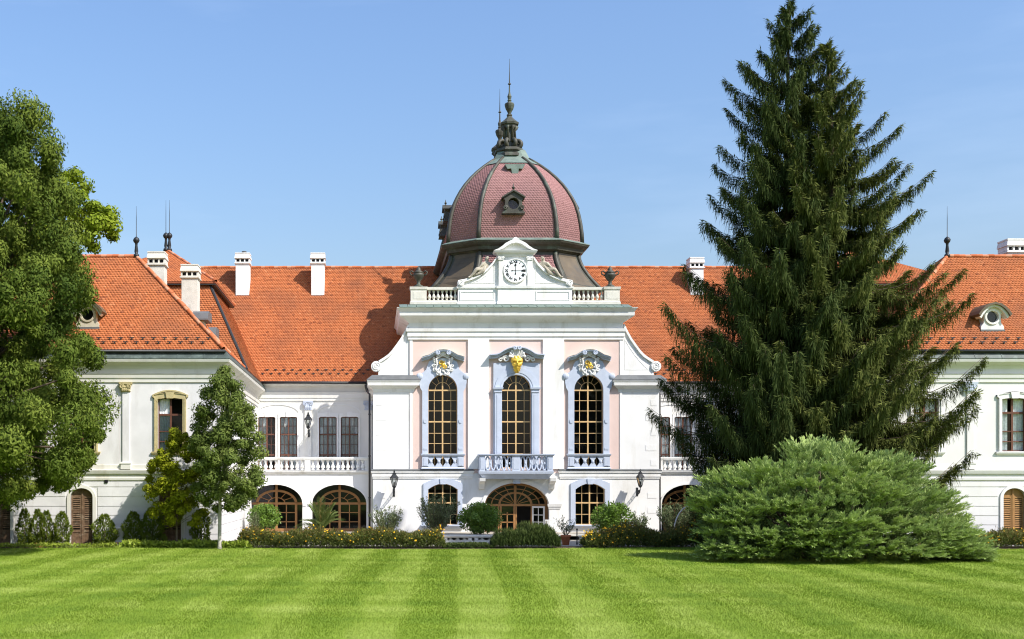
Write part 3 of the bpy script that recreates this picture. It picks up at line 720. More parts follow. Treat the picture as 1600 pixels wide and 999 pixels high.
def cartouche(cx, py, wpx, hpx, mat, gold=True):
    cz = Z(py); k = C.k; w = wpx*k; h = hpx*k; mb = MB()
    for s in (-1, 1):
        for (ox, oz, r, a0, fl) in ((.22,.40,.10,0,1),(.36,.20,.11,1,-1),(.47,-.02,.09,2,1),(.42,-.24,.10,3,-1),(.25,-.40,.09,4,1),(.10,-.46,.07,5,1),(.44,.30,.07,2,-1),(.10,.48,.08,0,-1)):
            mb.spiral(X(cx)+s*ox*w, Y0-.24, cz+oz*h, r*w, .02*w, 1.4, a0 if s > 0 else math.pi-a0, .032*w, flip=fl*s, n=5, steps=14)
    for i, a in enumerate((-2.6,-2.2,-1.75,-1.4,-.95,-.5,3.0,.1)):   # leaf sprays below and beside the shield
        q = 1+.25*math.sin(i*2.4)
        mb.tube([(X(cx)+.20*w*math.cos(a), Y0-.2, cz+.26*h*math.sin(a)), (X(cx)+.33*w*q*math.cos(a+.15), Y0-.3, cz+.40*h*q*math.sin(a+.15)), (X(cx)+.42*w*q*math.cos(a+.4), Y0-.24, cz+.48*h*q*math.sin(a+.4))], [.03*w,.045*w,.015*w], 5)
    mb.ball((X(cx), Y0-.08, cz), .24*w, .18, .36*h, 12, 8)
    for s in (-1, 1):
        mb.tube([(X(cx)+s*.12*w, Y0-.26, cz+.40*h), (X(cx)+s*.34*w, Y0-.28, cz+.30*h), (X(cx)+s*.30*w, Y0-.3, cz+.02*h), (X(cx)+s*.38*w, Y0-.28, cz-.2*h), (X(cx)+s*.2*w, Y0-.26, cz-.42*h), (X(cx)+s*.04*w, Y0-.26, cz-.5*h)], [.03*w,.05*w,.04*w,.05*w,.04*w,.02*w], 6)
    for i in range(7):                            # shell crest
        a = R(30+20*i); mb.tube([(X(cx), Y0-.28, cz+.42*h), (X(cx)+.17*w*math.cos(a), Y0-.34, cz+.42*h+.22*h*math.sin(a))], [.02*w,.04*w], 5)
    o = mb.build('cartouche', mat, pav)
    if gold:
        mb = MB(); mb.ball((X(cx), Y0-.22, cz), .10*w, .09, .12*h, 10, 7)
        for i in range(9): mb.ball((X(cx)+random.uniform(-.14,.14)*w, Y0-.24-random.uniform(0,.05), cz+random.uniform(-.15,.15)*h), .04*w, .05, .05*h, 6, 4)
        mb.spiral(X(cx)-.1*w, Y0-.3, cz+.1*h, .12*w, .03*w, 1.3, 0, .03*w); mb.spiral(X(cx)+.1*w, Y0-.3, cz-.08*h, .12*w, .03*w, 1.3, 2, .03*w)
        mb.build('gilded_boss', M['gold'], o, True)
    return o
for cx, cc in ((691.8, False), (806.7, True), (919.5, False)):
    tall_surround(cx, cc)
    window(pav, C, Y0+.22, cx-22.7, cx+22.7, 731, 609.8, 586, [cx-13, cx, cx+13], [609.8, 626, 642, 659, 677, 693, 709], M['gold_wood'], fw=.7,
           thick=(cx, 609.8, 659), tw=2.2, bw=.85, fan=True)
    if not cc: cartouche(cx, 571, 31, 32, M['trim'])
    else:
        mb = MB()
        for s in (-1, 1):
            mb.spiral(X(cx+s*17), Y0-.26, Z(561.5), .24, .05, 1.5, 0 if s > 0 else math.pi, .06, flip=s); mb.spiral(X(cx+s*25), Y0-.22, Z(562.5), .17, .04, 1.4, math.pi if s > 0 else 0, .05, flip=-s)
        for i in range(9):
            a = R(10+20*i); mb.tube([(X(cx)+.25*math.cos(a), Y0-.36, Z(560)+.1*math.sin(a)), (X(cx)+.5*math.cos(a), Y0-.44, Z(560)+.60*math.sin(a))], [.06,.09], 5)
            mb.ball((X(cx)+.52*math.cos(a), Y0-.44, Z(560)+.61*math.sin(a)), .11, .09, .11, 6, 4)
        mb.build('mask_crown', M['trim'], pav)
        relief('gilded_mask', M['gold'], pav, X(cx), Z(570), 1.05, 1.28, Y0-.24, mask_fn)
# sill balustrades under the side windows
for cx in (691.8, 919.5):
    mb = MB(); a, b = X(cx-32.5), X(cx+32.5)
    mb.molding(a, b, Y0-.22, Y0+.02, [(Z(713.6),.0),(Z(712.5),.05),(Z(710.6),.09),(Z(709.4),.09)])
    mb.molding(a, b, Y0-.22, Y0+.02, [(Z(733.2),.06),(Z(731.5),.06),(Z(730.5),.0),(Z(729),.0)])
    for s in (-1, 1): q = X(cx+s*27.6); mb.box(q-.22, q+.22, Y0-.22, Y0+.02, Z(730), Z(713)); mb.box(q-.13, q+.13, Y0-.24, Y0, Z(728), Z(716))
    o = mb.build('sill_balustrade', M['blue'], pav)
    for i in range(4):
        c = X(cx+(-18.6+12.4*i)); h0, h1 = Z(729.3), Z(713.4); pts = [(-.24,0),(-.24,.1),(-.1,.38),(-.1,.62),(-.24,.9),(-.24,1),(.24,1),(.24,.9),(.1,.62),(.1,.38),(.24,.1),(.24,0)]
        mb = MB(); mb.prism([(c+a, h0+(h1-h0)*t) for a, t in pts], Y0-.17, Y0-.05); mb.ball((c, Y0-.17, (h0+h1)/2), .11, .06, .12, 8, 5); mb.build('baluster', M['blue'], o)
# central balcony
B_ = PL(79.0); bx, bz = B_.x, B_.z
mb = MB()
xa, xb, yf, yk = bx(749.5), bx(864), 79.0, 80.0
mb.molding(xa, xb, yf, yk, [(bz(748.5),-.25),(bz(746.5),-.2),(bz(742),-.06),(bz(740.5),.03),(bz(737),.06),(bz(735.6),.06)])
for a, b in ((xa, xa+.38), (bx(800.5), bx(813)), (xb-.38, xb)):
    mb.box(a, b, yf, yf+.3, bz(735.6), bz(713)); mb.box(a+.07, b-.07, yf-.02, yf+.2, bz(733), bz(716))
for a in (xa, xb-.3): mb.box(a, a+.3, yk-.3, yk, bz(735.6), bz(713))
bal = mb.build('balcony', M['blue'], pav)
MB().molding(xa-.03, xb+.03, yf-.03, yf+.3, [(bz(713),0),(bz(712),.05),(bz(710.8),.09),(bz(709.6),.09)]).build('balcony_rail', M['blue'], bal)
for a in (xa-.03, xb-.27): MB().box(a, a+.3, yf+.36, yk, bz(713), bz(709.8)).build('balcony_rail', M['blue'], bal)
for a, b in ((xa+.38, bx(800.5)), (bx(813), xb-.38)):
    n = 5
    for i in range(n):
        c = a+(i+.5)*(b-a)/n; mb = MB(); zc = (bz(735.6)+bz(713))/2; hh = (bz(713)-bz(735.6))/2
        pts = [(c+.155*math.cos(t), yf+.14, zc+hh*.93*math.sin(t)) for t in np.linspace(0, 2*math.pi, 15)]
        mb.tube(pts, .06, 5); mb.ball((c+(b-a)/n/2 if i < n-1 else c, yf+.12, zc), .07, .06, .09, 6, 4); mb.build('baluster', M['blue'], bal)
for s in (0, 1):
    xs_ = xa+.14 if s == 0 else xb-.14
    for i in range(2): me = baluster_mesh(bz(713)-bz(735.6), .12, M['blue'], 'balc'); place('baluster', me, (xs_, yf+.42+i*.18, bz(735.6)), bal)
for px in (752, 861): # brackets
    mb = MB(); x_ = X(px); mb.prismx([(79.98,Z(765)),(79.75,Z(764)),(79.6,Z(757)),(79.0,Z(752)),(78.95,Z(747)),(79.98,Z(747))], x_-.2, x_+.2); mb.build('bracket', M['white'], bal)
mb = MB(); mb.box(X(801), X(812), Y0-.45, Y0, Z(756), Z(747)); mb.build('keystone', M['blue'], pav)
# lower windows
for cx, yt in ((692, 756), (922, 755.5)):
    mb = MB(); hw = 23
    ap = arch_pts(X(cx-hw-.1), X(cx+hw+.1), Z(765), Z(yt), 12, 'seg'); ao = arch_pts(X(cx-30.5), X(cx+30.5), Z(755.5), Z(747.6), 12, 'seg')
    mb.strip([(X(cx-30.5), Z(820))]+ao+[(X(cx+30.5), Z(820))], [(X(cx-hw-.1), Z(820))]+ap+[(X(cx+hw+.1), Z(820))], Y0-.11, Y0+.03)
    mb.prism([(X(cx-4), Z(757)), (X(cx+4), Z(757)), (X(cx+5), Z(748)), (X(cx-5), Z(748))], Y0-.17, Y0)
    mb.build('window_surround', M['blue'], pav)
    MB().molding(X(cx-30), X(cx+30), Y0-.05, Y0+.05, [(Z(826.5),0),(Z(825),.1),(Z(822),.2),(Z(820),.2)]).build('window_sill', M['blue'], pav)
    window(pav, C, Y0+.22, cx-hw, cx+hw, 820, 765, yt, [cx-12, cx, cx+12], [771, 786, 804], M['gold_wood'], kind='seg', fw=.9, thick=(cx, 786), tw=2.2, bw=.9)
# doorway
mb = MB()
A = [(X(752), Z(791))]+arch_pts(X(752), X(863), Z(791), Z(748.6), 18)[1:-1]+[(X(863), Z(791))]; Bq = [(X(757), Z(791))]+arch_pts(X(757), X(858), Z(791), Z(755), 18)[1:-1]+[(X(858), Z(791))]
mb.strip(A, Bq, Y0-.08, Y0+.03)
for a, b in ((740.5, 757), (858, 874.5)):
    mb.box(X(a), X(b), Y0-.06, Y0+.02, Z(846), Z(796)); mb.molding(X(a), X(b), Y0-.06, Y0+.02, [(Z(796),0),(Z(795),.05),(Z(792.5),.06),(Z(792),.1),(Z(787.5),.14)])
mb.build('door_arch', M['white'], pav)
dY = Y0+.75
mb = MB()
A = arch_pts(X(756), X(859), Z(791), Z(754), 20); Bq = arch_pts(X(760.5), X(854.5), Z(791), Z(758.5), 20)
mb.strip([(X(756),Z(846))]+A+[(X(859),Z(846))], [(X(760.5),Z(846))]+Bq+[(X(854.5),Z(846))], dY, dY+.14)
mb.strip(arch_pts(X(780.5), X(834.5), Z(789), Z(769), 16), arch_pts(X(784), X(831), Z(789), Z(772), 16), dY+.02, dY+.12)
mb.strip(arch_pts(X(769), X(846), Z(789), Z(763.6), 16), arch_pts(X(770.6), X(844.4), Z(789), Z(765), 16), dY+.04, dY+.1)
mb.box(X(757), X(858), dY-.02, dY+.12, Z(791.5), Z(788))
mb.box(X(805.2), X(809), dY, dY+.12, Z(789), Z(757))
for a in (22, 45, 68, 112, 135, 158):
    mb.tube([(X(807.5)+.2*math.cos(R(a)), dY+.07, Z(789)+.15*math.sin(R(a))), (X(807.5)+2.25*math.cos(R(a)), dY+.07, Z(789)+1.52*math.sin(R(a)))], .028, 4)
for px in (761, 781, 784.5, 805.5, 808.5, 833, 853): mb.box(X(px)-.055, X(px)+.055, dY, dY+.1, Z(846), Z(790))
mb.box(X(784), X(806), dY+.01, dY+.1, Z(833), Z(829))
door = mb.build('door_frame', M['orange_wood'], pav)
mb = MB(); mb.box(X(793.8), X(795.4), dY+.02, dY+.08, Z(832), Z(801)); mb.box(X(784), X(806), dY+.02, dY+.08, Z(805), Z(803.6)); mb.box(X(784), X(806), dY+.02, dY+.08, Z(817.5), Z(816)); mb.build('leaf_bars', M['orange_wood'], door)
for a, b in ((784.5,794.6),(794.6,805.5)):
    for c, d_ in ((791,804),(804,817),(817,830)): MB().add([(X(a),dY+.06,Z(d_)),(X(b),dY+.06,Z(d_)),(X(b),dY+.06,Z(c)),(X(a),dY+.06,Z(c))],[(0,1,2,3)]).build('pane', M['glass'], door)
for a, b in ((761,781),(834,853)): MB().add([(X(a),dY+.06,Z(846)),(X(b),dY+.06,Z(846)),(X(b),dY+.06,Z(791)),(X(a),dY+.06,Z(791))],[(0,1,2,3)]).build('pane', M['glass'], door)
ap = arch_pts(X(760), X(855), Z(789), Z(757.5), 22)
for i in range(0, 22, 2):
    q = ap[i:i+3]; MB().add([(X(807.5), dY+.075, Z(789))]+[(a, dY+.075, b) for a, b in q], [tuple(range(len(q)+1))]).build('pane', M['glass'], door)
# the open white leaf, swung towards the garden
hx, hy = X(833.5), dY-.05; ca, sa = math.cos(R(-32)), math.sin(R(-32)); W_ = .98; zb0, zt0 = Z(836), Z(791.5)
def leafbox(mb, u0, u1, z0, z1, t0=0, t1=.06):
    vs = []
    for z_ in (z0, z1):
        for u_, t_ in ((u0,t0),(u1,t0),(u1,t1),(u0,t1)): vs.append((hx+u_*ca-t_*sa*0+0, hy+u_*sa+t_, z_))
    mb.add(vs, [(0,1,5,4),(1,2,6,5),(2,3,7,6),(3,0,4,7),(4,5,6,7),(3,2,1,0)])
mb = MB()
for u in (0, W_-.12): leafbox(mb, u, u+.12, zb0, zt0)
for z_ in (zb0, zt0-.12): leafbox(mb, .12, W_-.12, z_, z_+.12)
leafbox(mb, .12, W_-.12, zb0+.12, zb0+.35, .02, .05)
for q in (.43, .68): leafbox(mb, .12, W_-.12, zb0+(zt0-zb0)*q, zb0+(zt0-zb0)*q+.05)
leafbox(mb, W_/2-.025, W_/2+.025, zb0+.3, zt0-.1)
lf = mb.build('door_leaf', M['whitewood'], pav); lf['label'] = 'open white glazed door leaf'
for u in ((.12,W_/2-.02),(W_/2+.02,W_-.12)):
    for a, b in ((.18,.43),(.45,.68),(.70,.95)):
        z0_, z1_ = zb0+(zt0-zb0)*a, zb0+(zt0-zb0)*b
        MB().add([(hx+u[0]*ca,hy+u[0]*sa+.03,z0_),(hx+u[1]*ca,hy+u[1]*sa+.03,z0_),(hx+u[1]*ca,hy+u[1]*sa+.03,z1_),(hx+u[0]*ca,hy+u[0]*sa+.03,z1_)],[(0,1,2,3)]).build('pane', M['glass'], lf)

# ------------------------------------------------------------------ dome
DY = 85.5; XD = (798.5-VX)*DY/F; REAR = 6.5
prof = [(375,104),(360,103.4),(345,101.5),(330,98.6),(315,94),(305,89),(295,83),(285,75.5),(275,66),(266,55.5),(258,44),(252,34),(248,26)]
RN = []
for py, h in prof:
    s = h/104.0; d = DY-4.0*s; dc = DY-2.5*s
    w = h*dc/F; a = w*.575; fr = 4.0*s
    zz = ZC+(HZ-py)*(DY-3.6*s)/F
    RN.append((zz, w, a, fr, fr-1.55*s))
def ring(z, w, a, f, c, o=0.0):
    """octagonal plan, elongated towards the rear lantern"""
    y0, y1 = DY, DY+REAR
    return [(XD-a-o*.4, y0-f-o, z), (XD+a+o*.4, y0-f-o, z), (XD+w+o, y0-c-o*.4, z), (XD+w+o, y1+c+o*.4, z), (XD+a+o*.4, y1+f+o, z), (XD-a-o*.4, y1+f+o, z), (XD-w-o, y1+c+o*.4, z), (XD-w-o, y0-c-o*.4, z)]
def loft(rings, cap=True):
    mb = MB(); n = len(rings[0]); vs = [p for r_ in rings for p in r_]; fs = []
    for i in range(len(rings)-1):
        for j in range(n): fs.append((i*n+j, i*n+(j+1)%n, (i+1)*n+(j+1)%n, (i+1)*n+j))
    if cap: fs += [tuple(range(n-1,-1,-1)), tuple((len(rings)-1)*n+j for j in range(n))]
    return mb.add(vs, fs)
rings = [ring(*q) for q in RN]
dome = loft(rings).build('dome', M['shingle'], pav)
me = dome.data; at_ = me.attributes.new('tone', 'FLOAT', 'FACE'); at_.data.foreach_set('value', [.5]*len(me.polygons))
for j in range(8):                               # shingled panels between the ribs
    Lp = np.array([r_[j] for r_ in rings]); Rp = np.array([r_[(j+1) % 8] for r_ in rings])
    if j in (3, 4, 5): continue
    mid = (Lp+Rp)/2; arc = np.concatenate([[0], np.cumsum(np.linalg.norm(np.diff(mid, axis=0), axis=1))])
    wd = np.linalg.norm(Rp-Lp, axis=1); dr = (Rp-Lp)/wd[:,None]
    tan = np.gradient(mid, arc, axis=0); nr = np.cross(dr, tan); nr /= np.linalg.norm(nr, axis=1)[:,None]
    ctr = np.array([XD, DY+REAR/2, 20]); sg = np.sign(((mid-ctr)*nr).sum(1).mean()); nr *= sg
    def S(u, v, mid=mid, arc=arc, dr=dr, nr=nr):
        f = lambda A: np.stack([np.interp(v, arc, A[:,k]) for k in range(3)], 1)
        return f(mid)+u[:,None]*f(dr), f(nr)
    e = .155; rows = [(v, -np.interp(v, arc, wd)/2, np.interp(v, arc, wd)/2) for v in np.arange(0, arc[-1]-e, e)]
    Vt, Ft, t = tiles(S, rows, .20 if j != 2 and j != 6 else .3, e, .015)
    o = np_mesh('shingles', Vt, Ft, M['shingle'], dome, t); o['kind'] = 'stuff'
for j in range(8):
    pts = [r_[j] for r_ in rings]; ctr = Vector((XD, DY if j in (0,1,2,7) else DY+REAR, 24))
    mb = MB(); wdt = [.17-.05*i/len(pts) for i in range(len(pts))]
    mb.tube([Vector(p)+((Vector(p)-ctr).normalized())*.03 for p in pts], wdt, 8); mb.build('rib', M['bronze'], dome, True)
# cap sheets under the lantern, base cornice, flared skirt
zt, wt, at2, ft, ct = RN[-1]
zq, wq, aq, fq, cq = RN[-2]
loft([ring(zq-.25, wq*1.22, aq*1.22, fq*1.25, cq*1.25, .05), ring(zt+.03, wt, at2, ft, ct, .07), ring(zt+.35, wt*.95, at2*.95, ft*.95, ct*.95), ring(zt+.75, wt*.8, at2*.8, ft*.8, ct*.8)]).build('dome_cap', M['verdigris'], dome)
mb = MB()                                        # green drop ornament below the cap
px_ = [(-.75,0),(-.55,-.35),(-.28,-.32),(-.22,-.75),(0,-.95),(.22,-.75),(.28,-.32),(.55,-.35),(.75,0)]
mb.prism([(XD+a, 27.62+b) for a, b in px_], 83.05, 83.9); mb.build('cap_drop', M['verdigris'], dome)
z0, w0, a0, f0, c0 = RN[0]
k84 = 84.0/F
def zz(py): return ZC+(HZ-py)*81.7/F
cor = loft([ring(zz(394),w0,a0,f0,c0,-.22), ring(zz(391.5),w0,a0,f0,c0,-.05), ring(zz(391),w0,a0,f0,c0,.10), ring(zz(386),w0,a0,f0,c0,.16), ring(zz(384),w0,a0,f0,c0,.34), ring(zz(381),w0,a0,f0,c0,.50), ring(zz(378.6),w0,a0,f0,c0,.55)]).build('dome_cornice', M['bronze'], dome)
loft([ring(zz(378.5),w0,a0,f0,c0,.57), ring(zz(377.6),w0,a0,f0,c0,.57), ring(zz(372.5),w0,a0,f0,c0,.02)]).build('dome_apron', M['verdigris'], dome)
sk = [(394,-.2),(400,-.18),(408,-.05),(416,.13),(424,.36),(432,.62),(440,.92),(452,1.4)]
skr = [ring(zz(py)-.0, w0, a0, f0, c0, o_) for py, o_ in sk]
# keep the flare's front within the pavilion roof
skr = [[(x, max(y, 80.95), z) for x, y, z in r_] for r_ in skr]
loft(skr).build('dome_skirt', M['bronze'], dome)
def face_patch(j, lo, hi, off, name, mat):
    """sheet lying on one face of the skirt"""
    mb = MB(); vs = []
    for r_ in skr:
        a, b = Vector(r_[j]), Vector(r_[(j+1) % 8]); n = (b-a).cross(Vector((0,0,1))).normalized()
        vs += [a.lerp(b, lo)+n*off, a.lerp(b, hi)+n*off]
    mb.add(vs, [(2*i,2*i+1,2*i+3,2*i+2) for i in range(len(skr)-1)]); return mb.build(name, mat, dome)
face_patch(1, .14, .86, .02, 'skirt_panel', M['brownsheet'])
face_patch(7, .14, .86, .02, 'skirt_panel', M['brownsheet'])
# red shingles on the front of the skirt
mid = np.array([(np.array(r_[0])+np.array(r_[1]))/2 for r_ in skr])[::-1]; Lp = np.array([r_[0] for r_ in skr])[::-1]; Rp = np.array([r_[1] for r_ in skr])[::-1]
arc = np.concatenate([[0], np.cumsum(np.linalg.norm(np.diff(mid, axis=0), axis=1))]); wd = np.linalg.norm(Rp-Lp, axis=1)
tan = np.gradient(mid, arc, axis=0); nr = np.cross(np.array([1,0,0]), tan); nr /= np.linalg.norm(nr, axis=1)[:,None]; nr *= np.sign(-nr[:,1].mean())
def S2(u, v):
    f = lambda A: np.stack([np.interp(v, arc, A[:,k]) for k in range(3)], 1)
    return f(mid)+np.stack([u, 0*u, 0*u], 1), f(nr)
rows = [(v, -np.interp(v, arc, wd)/2+.25, np.interp(v, arc, wd)/2-.25) for v in np.arange(0, arc[-1]-.3, .155)]
Vt, Ft, t = tiles(S2, rows, .2, .155, .03); o = np_mesh('shingles', Vt+np.array([0,-.02,0]), Ft, M['shingle'], dome, t); o['kind'] = 'stuff'
for j in (0, 1, 2, 7):
    mb = MB(); mb.tube([r_[j] for r_ in skr], .17, 8); mb.build('rib', M['bronze'], dome, True)
# dome dormers
def dome_dormer(cx, cy, cz, rot, s=1.0):
    mb = MB(); T = Matrix.Translation((cx,cy,cz)) @ Matrix.Rotation(rot, 4, 'Z')
    w, h = .74*s, .74*s
    outl = [(-w,-h),(w,-h),(w,-h*.8),(w*.86,-h*.6),(w*.82,.2*h),(w*1.0,.5*h),(w*.9,.72*h),(w*.55,.8*h),(0,1.12*h),(-w*.55,.8*h),(-w*.9,.72*h),(-w*1.0,.5*h),(-w*.82,.2*h),(-w*.86,-h*.6),(-w,-h*.8)]
    inn = [(.40*s*math.sin(a), -.05*s-.42*s*math.cos(a)) for a in np.linspace(0, 2*math.pi, 15, False)]
    rot_ = [(-x, z) for x, z in outl]
    # front ring between outline and the round opening
    oo = sorted(outl, key=lambda p: math.atan2(p[0], -p[1]) % (2*math.pi)); ii = sorted(inn, key=lambda p: math.atan2(p[0], -(p[1]+.05*s)) % (2*math.pi))
    mb.strip(oo+[oo[0]], ii+[ii[0]], -.75*s, .6*s)
    mb.strip([(-w*1.15,.55*h),(-w*.6,.9*h),(0,1.25*h),(w*.6,.9*h),(w*1.15,.55*h)], [(-w*1.1,.45*h),(-w*.55,.78*h),(0,1.1*h),(w*.55,.78*h),(w*1.1,.45*h)], -.9*s, .5*s)
    mb.box(-w*1.1, w*1.1, -.85*s, .3*s, -h*1.06, -h*.92)
    mb.spiral(-w*.8, -.8*s, -.5*h, .16*s, .03, 1.4, 0, .05*s); mb.spiral(w*.8, -.8*s, -.5*h, .16*s, .03, 1.4, 3.1, .05*s, flip=-1)
    mb.lathe([(.11*s,1.2*h),(.06*s,1.35*h),(.13*s,1.5*h),(.05*s,1.65*h),(.01,1.95*h)], 0, -.6*s, 8)
    mb.v = [tuple(T @ Vector(p)) for p in mb.v]
    o = mb.build('dome_dormer', M['bronze'], dome)
    q = [T @ Vector((x,-.35*s,z)) for x, z in ii]; MB().add(q, [tuple(range(len(q)))]).build('pane', M['glass'], o)
    q = [T @ Vector((x*1.1,.1*s,z*1.1)) for x, z in ii]; MB().add(q, [tuple(range(len(q)))]).build('dormer_back', M['black'], o)  # black sheet paints the darkness behind the pane
pf = P3(801, 320, DY-3.75); dome_dormer(pf.x, pf.y+.15, pf.z, 0, 1.0)
for s in (-1, 1): dome_dormer(XD+s*4.45, DY+.6, pf.z+.3, s*R(90), .8)
for s in (-1, 1): dome_dormer(XD+s*4.45, DY+REAR-.6, pf.z+.3, s*R(90), .8)
# lantern
def lantern(parent, x, y, dl):
    zl = lambda py: ZC+(HZ-py)*DY/F; k = DY/F
    mb = MB(); A0 = R(22.5)
    mb.lathe([(r_*k, zl(p)) for p, r_ in [(249,25),(245,24.5),(243,21.5),(241,21.5),(240,24.5),(237.6,24.5),(237,22),(235,21.5),(233,13),(224,10),(221,9.5),(214,8.8),(206,7.4),(203,8),(201,12),(197,12.8),(196.5,14.6),(193.5,15.2),(192.6,14),(188,8.5),(184,4.6),(182,3.6)]], x, y, 8, A0)
    mb.lathe([(r_*k, zl(p)) for p, r_ in [(182.5,3.5),(181.5,4.4),(179.5,4.2),(178.5,2.6),(177,2.8),(175,3.6),(171,6),(166,7.4),(163.5,7.6),(162,6.8),(161,4),(159,2.6),(157.5,3.4),(156,2.4),(154,2.8),(151,3.4),(147,1.8),(144,1.2),(133,.9),(132,2.6),(131,2.4),(130,.9),(115,.55),(92,.2)]], x, y, 10)
    o = mb.build('lantern', M['bronze'], parent)
    for i in range(8):
        a = A0+math.pi/4*i; c, s = math.cos(a), math.sin(a); sb = MB()
        pts = []
        for q in range(17):
            t = q/16; an = R(200)-R(330)*t; rr_ = 7.5-3.6*t
            rad = (13.5+rr_*math.cos(an))*k; pts.append((x+rad*c, y+rad*s, zl(228)+rr_*math.sin(an)*k*1.0))
        sb.tube(pts, .16, 6)
        sb.tube([(x+8.5*k*c, y+8.5*k*s, zl(222)), (x+8.2*k*c, y+8.2*k*s, zl(205)), (x+12*k*c, y+12*k*s, zl(199))], [.14,.09,.16], 6)
        sb.build('scroll', M['bronze'], o, True)
    return o
lantern(dome, XD-.12, DY, 0); lantern(dome, XD-.12, DY+REAR, 0)

# ------------------------------------------------------------------ galleries (left and its mirror)
def gallery(side):
    MIRROR[0] = side == 1
    g = thing('gallery_wing', ['white arcaded gallery with balcony to the left of the central pavilion', 'white arcaded gallery half hidden behind the tall spruces'][side], 'building', (mx(-1.0), 81.2, 0), 'galleries joining the pavilion and the end wings')
    A = PL(81.2); U = PL(86.5); ya, yu = 81.2, 86.5
    x0, x1 = A.x(385), A.x(582.5)
    mb = MB(); ops = [(A.x(387.5), A.x(472.5), A.z(833), A.z(787), A.z(757.5), 'ellipse'), (A.x(487.5), A.x(572.5), A.z(833), A.z(787), A.z(757.5), 'ellipse')]
    wall(mb, x0, x1, 0, A.z(741), ya, ya+.5, ops); mb.build('arcade_wall', M['white'], g)
    for (a, b, zb, zs, zt, kd) in ops:
        mb = MB(); w = .11
        mb.strip([(a-w,zs)]+arch_pts(a-w, b+w, zs, zt+w, 16)[1:-1]+[(b+w,zs)], [(a,zs)]+arch_pts(a, b, zs, zt, 16)[1:-1]+[(b,zs)], ya-.06, ya+.02)
        for q in ((a-.28, a), (b, b+.28)): mb.molding(max(q[0],x0+.02), q[1], ya-.02, ya+.3, [(zs-.18,.0),(zs-.1,.03),(zs-.06,.07),(zs+.02,.07)]) if False else mb.box(q[0]+.02, q[1]+(.02 if q[1]==a else 0), ya-.07, ya+.2, zs-.16, zs+.0)
        mb.build('archivolt', M['trim'], g)
        yg = ya+1.1; c = (a+b)/2; k = A.k
        mb = MB()
        mb.box(a-.3, b+.3, yg, yg+.1, zs-.10, zs+.06)
        for q in (-31, 0, 31): mb.box(c+q*k-.085, c+q*k+.085, yg-.015, yg+.1, zb, zs if q else zt+.3)
        mb.strip(arch_pts(c-33*k, c+33*k, zs, zs+21.5*k, 16), arch_pts(c-29*k, c+29*k, zs, zs+18*k, 16), yg, yg+.09)
        mb.strip(arch_pts(c-14*k, c+14*k, zs, zs+9.5*k, 10), arch_pts(c-12.6*k, c+12.6*k, zs, zs+8.4*k, 10), yg+.02, yg+.07)
        for an in (30, 60, 120, 150): mb.tube([(c+13*k*math.cos(R(an)), yg+.05, zs+9*k*math.sin(R(an))), (c+30*k*math.cos(R(an)), yg+.05, zs+19*k*math.sin(R(an)))], .026, 4)
        for q in (-15.5, 15.5): mb.box(c+q*k-.03, c+q*k+.03, yg+.02, yg+.08, zb, zs)
        for t in (.36, .68): mb.box(c-31*k, c+31*k, yg+.02, yg+.08, zb+(zs-zb)*t-.03, zb+(zs-zb)*t+.03)
        mb.box(c-31*k, c+31*k, yg, yg+.09, zb, zb+.28)
        fr = mb.build('arcade_glazing', M['orange_wood'], g)
        for qa, qb in ((-31,-15.5),(-15.5,0),(0,15.5),(15.5,31)):
            for t0, t1 in ((.08,.36),(.36,.68),(.68,1)):
                MB().add([(c+qa*k,yg+.05,zb+(zs-zb)*t0),(c+qb*k,yg+.05,zb+(zs-zb)*t0),(c+qb*k,yg+.05,zb+(zs-zb)*t1),(c+qa*k,yg+.05,zb+(zs-zb)*t1)],[(0,1,2,3)]).build('pane', M['glass'], fr)
        for qa, qb in ((a-.25, c-31*k), (c+31*k, b+.25)): MB().add([(qa,yg+.05,zb),(qb,yg+.05,zb),(qb,yg+.05,zs),(qa,yg+.05,zs)],[(0,1,2,3)]).build('pane', M['glass'], fr)
        ap = arch_pts(a-.2, b+.2, zs, zt+.25, 12)
        for i in range(0, 12, 2):
            q = ap[i:i+3]; MB().add([(c, yg+.055, zs)]+[(p, yg+.055, r_) for p, r_ in q], [tuple(range(len(q)+1))]).build('pane', M['glass'], fr)
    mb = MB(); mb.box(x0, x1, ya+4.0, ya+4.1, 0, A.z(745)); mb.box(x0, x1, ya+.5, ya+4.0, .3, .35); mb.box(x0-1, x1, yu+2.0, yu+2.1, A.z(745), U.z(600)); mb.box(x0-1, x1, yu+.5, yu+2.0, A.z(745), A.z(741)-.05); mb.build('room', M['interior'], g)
    # balcony floor and balustrade
    zf = A.z(741); 
    fl = MB().molding(A.x(386), A.x(580), ya-.02, yu+.3, [(zf,.02),(zf+.06,.1),(A.z(737.5),.16),(A.z(735.5),.18)]).build('balcony_floor', M['trim'], g)
    zb, zt = A.z(734.8), A.z(719.5)
    rail = MB().molding(A.x(386), A.x(579), ya+.02, ya+.30, [(zt,0),(zt+.05,.05),(A.z(715.5),.08),(A.z(714.6),.07)]).build('balustrade', M['trim'], g)
    for px in (390, 480.5, 575):
        MB().box(A.x(px-4.3), A.x(px+4.3), ya, ya+.33, A.z(736), zt).build('pedestal', M['trim'], rail)
    me = baluster_mesh(zt-zb, .15, M['trim'], 'gal%d' % side)
    for a, b, n in ((394.3, 476.2, 10), (484.8, 570.7, 11)):
        for i in range(n): place('baluster', me, (A.x(a)+(i+.5)*(A.x(b)-A.x(a))/n, ya+.16, zb), rail)
    # upper wall
    ux0, ux1 = A.x(385)-.05, U.x(583.5); mb = MB()
    wins = [(403.5,430.5),(437,464.5),(498.5,526),(532.5,560)]
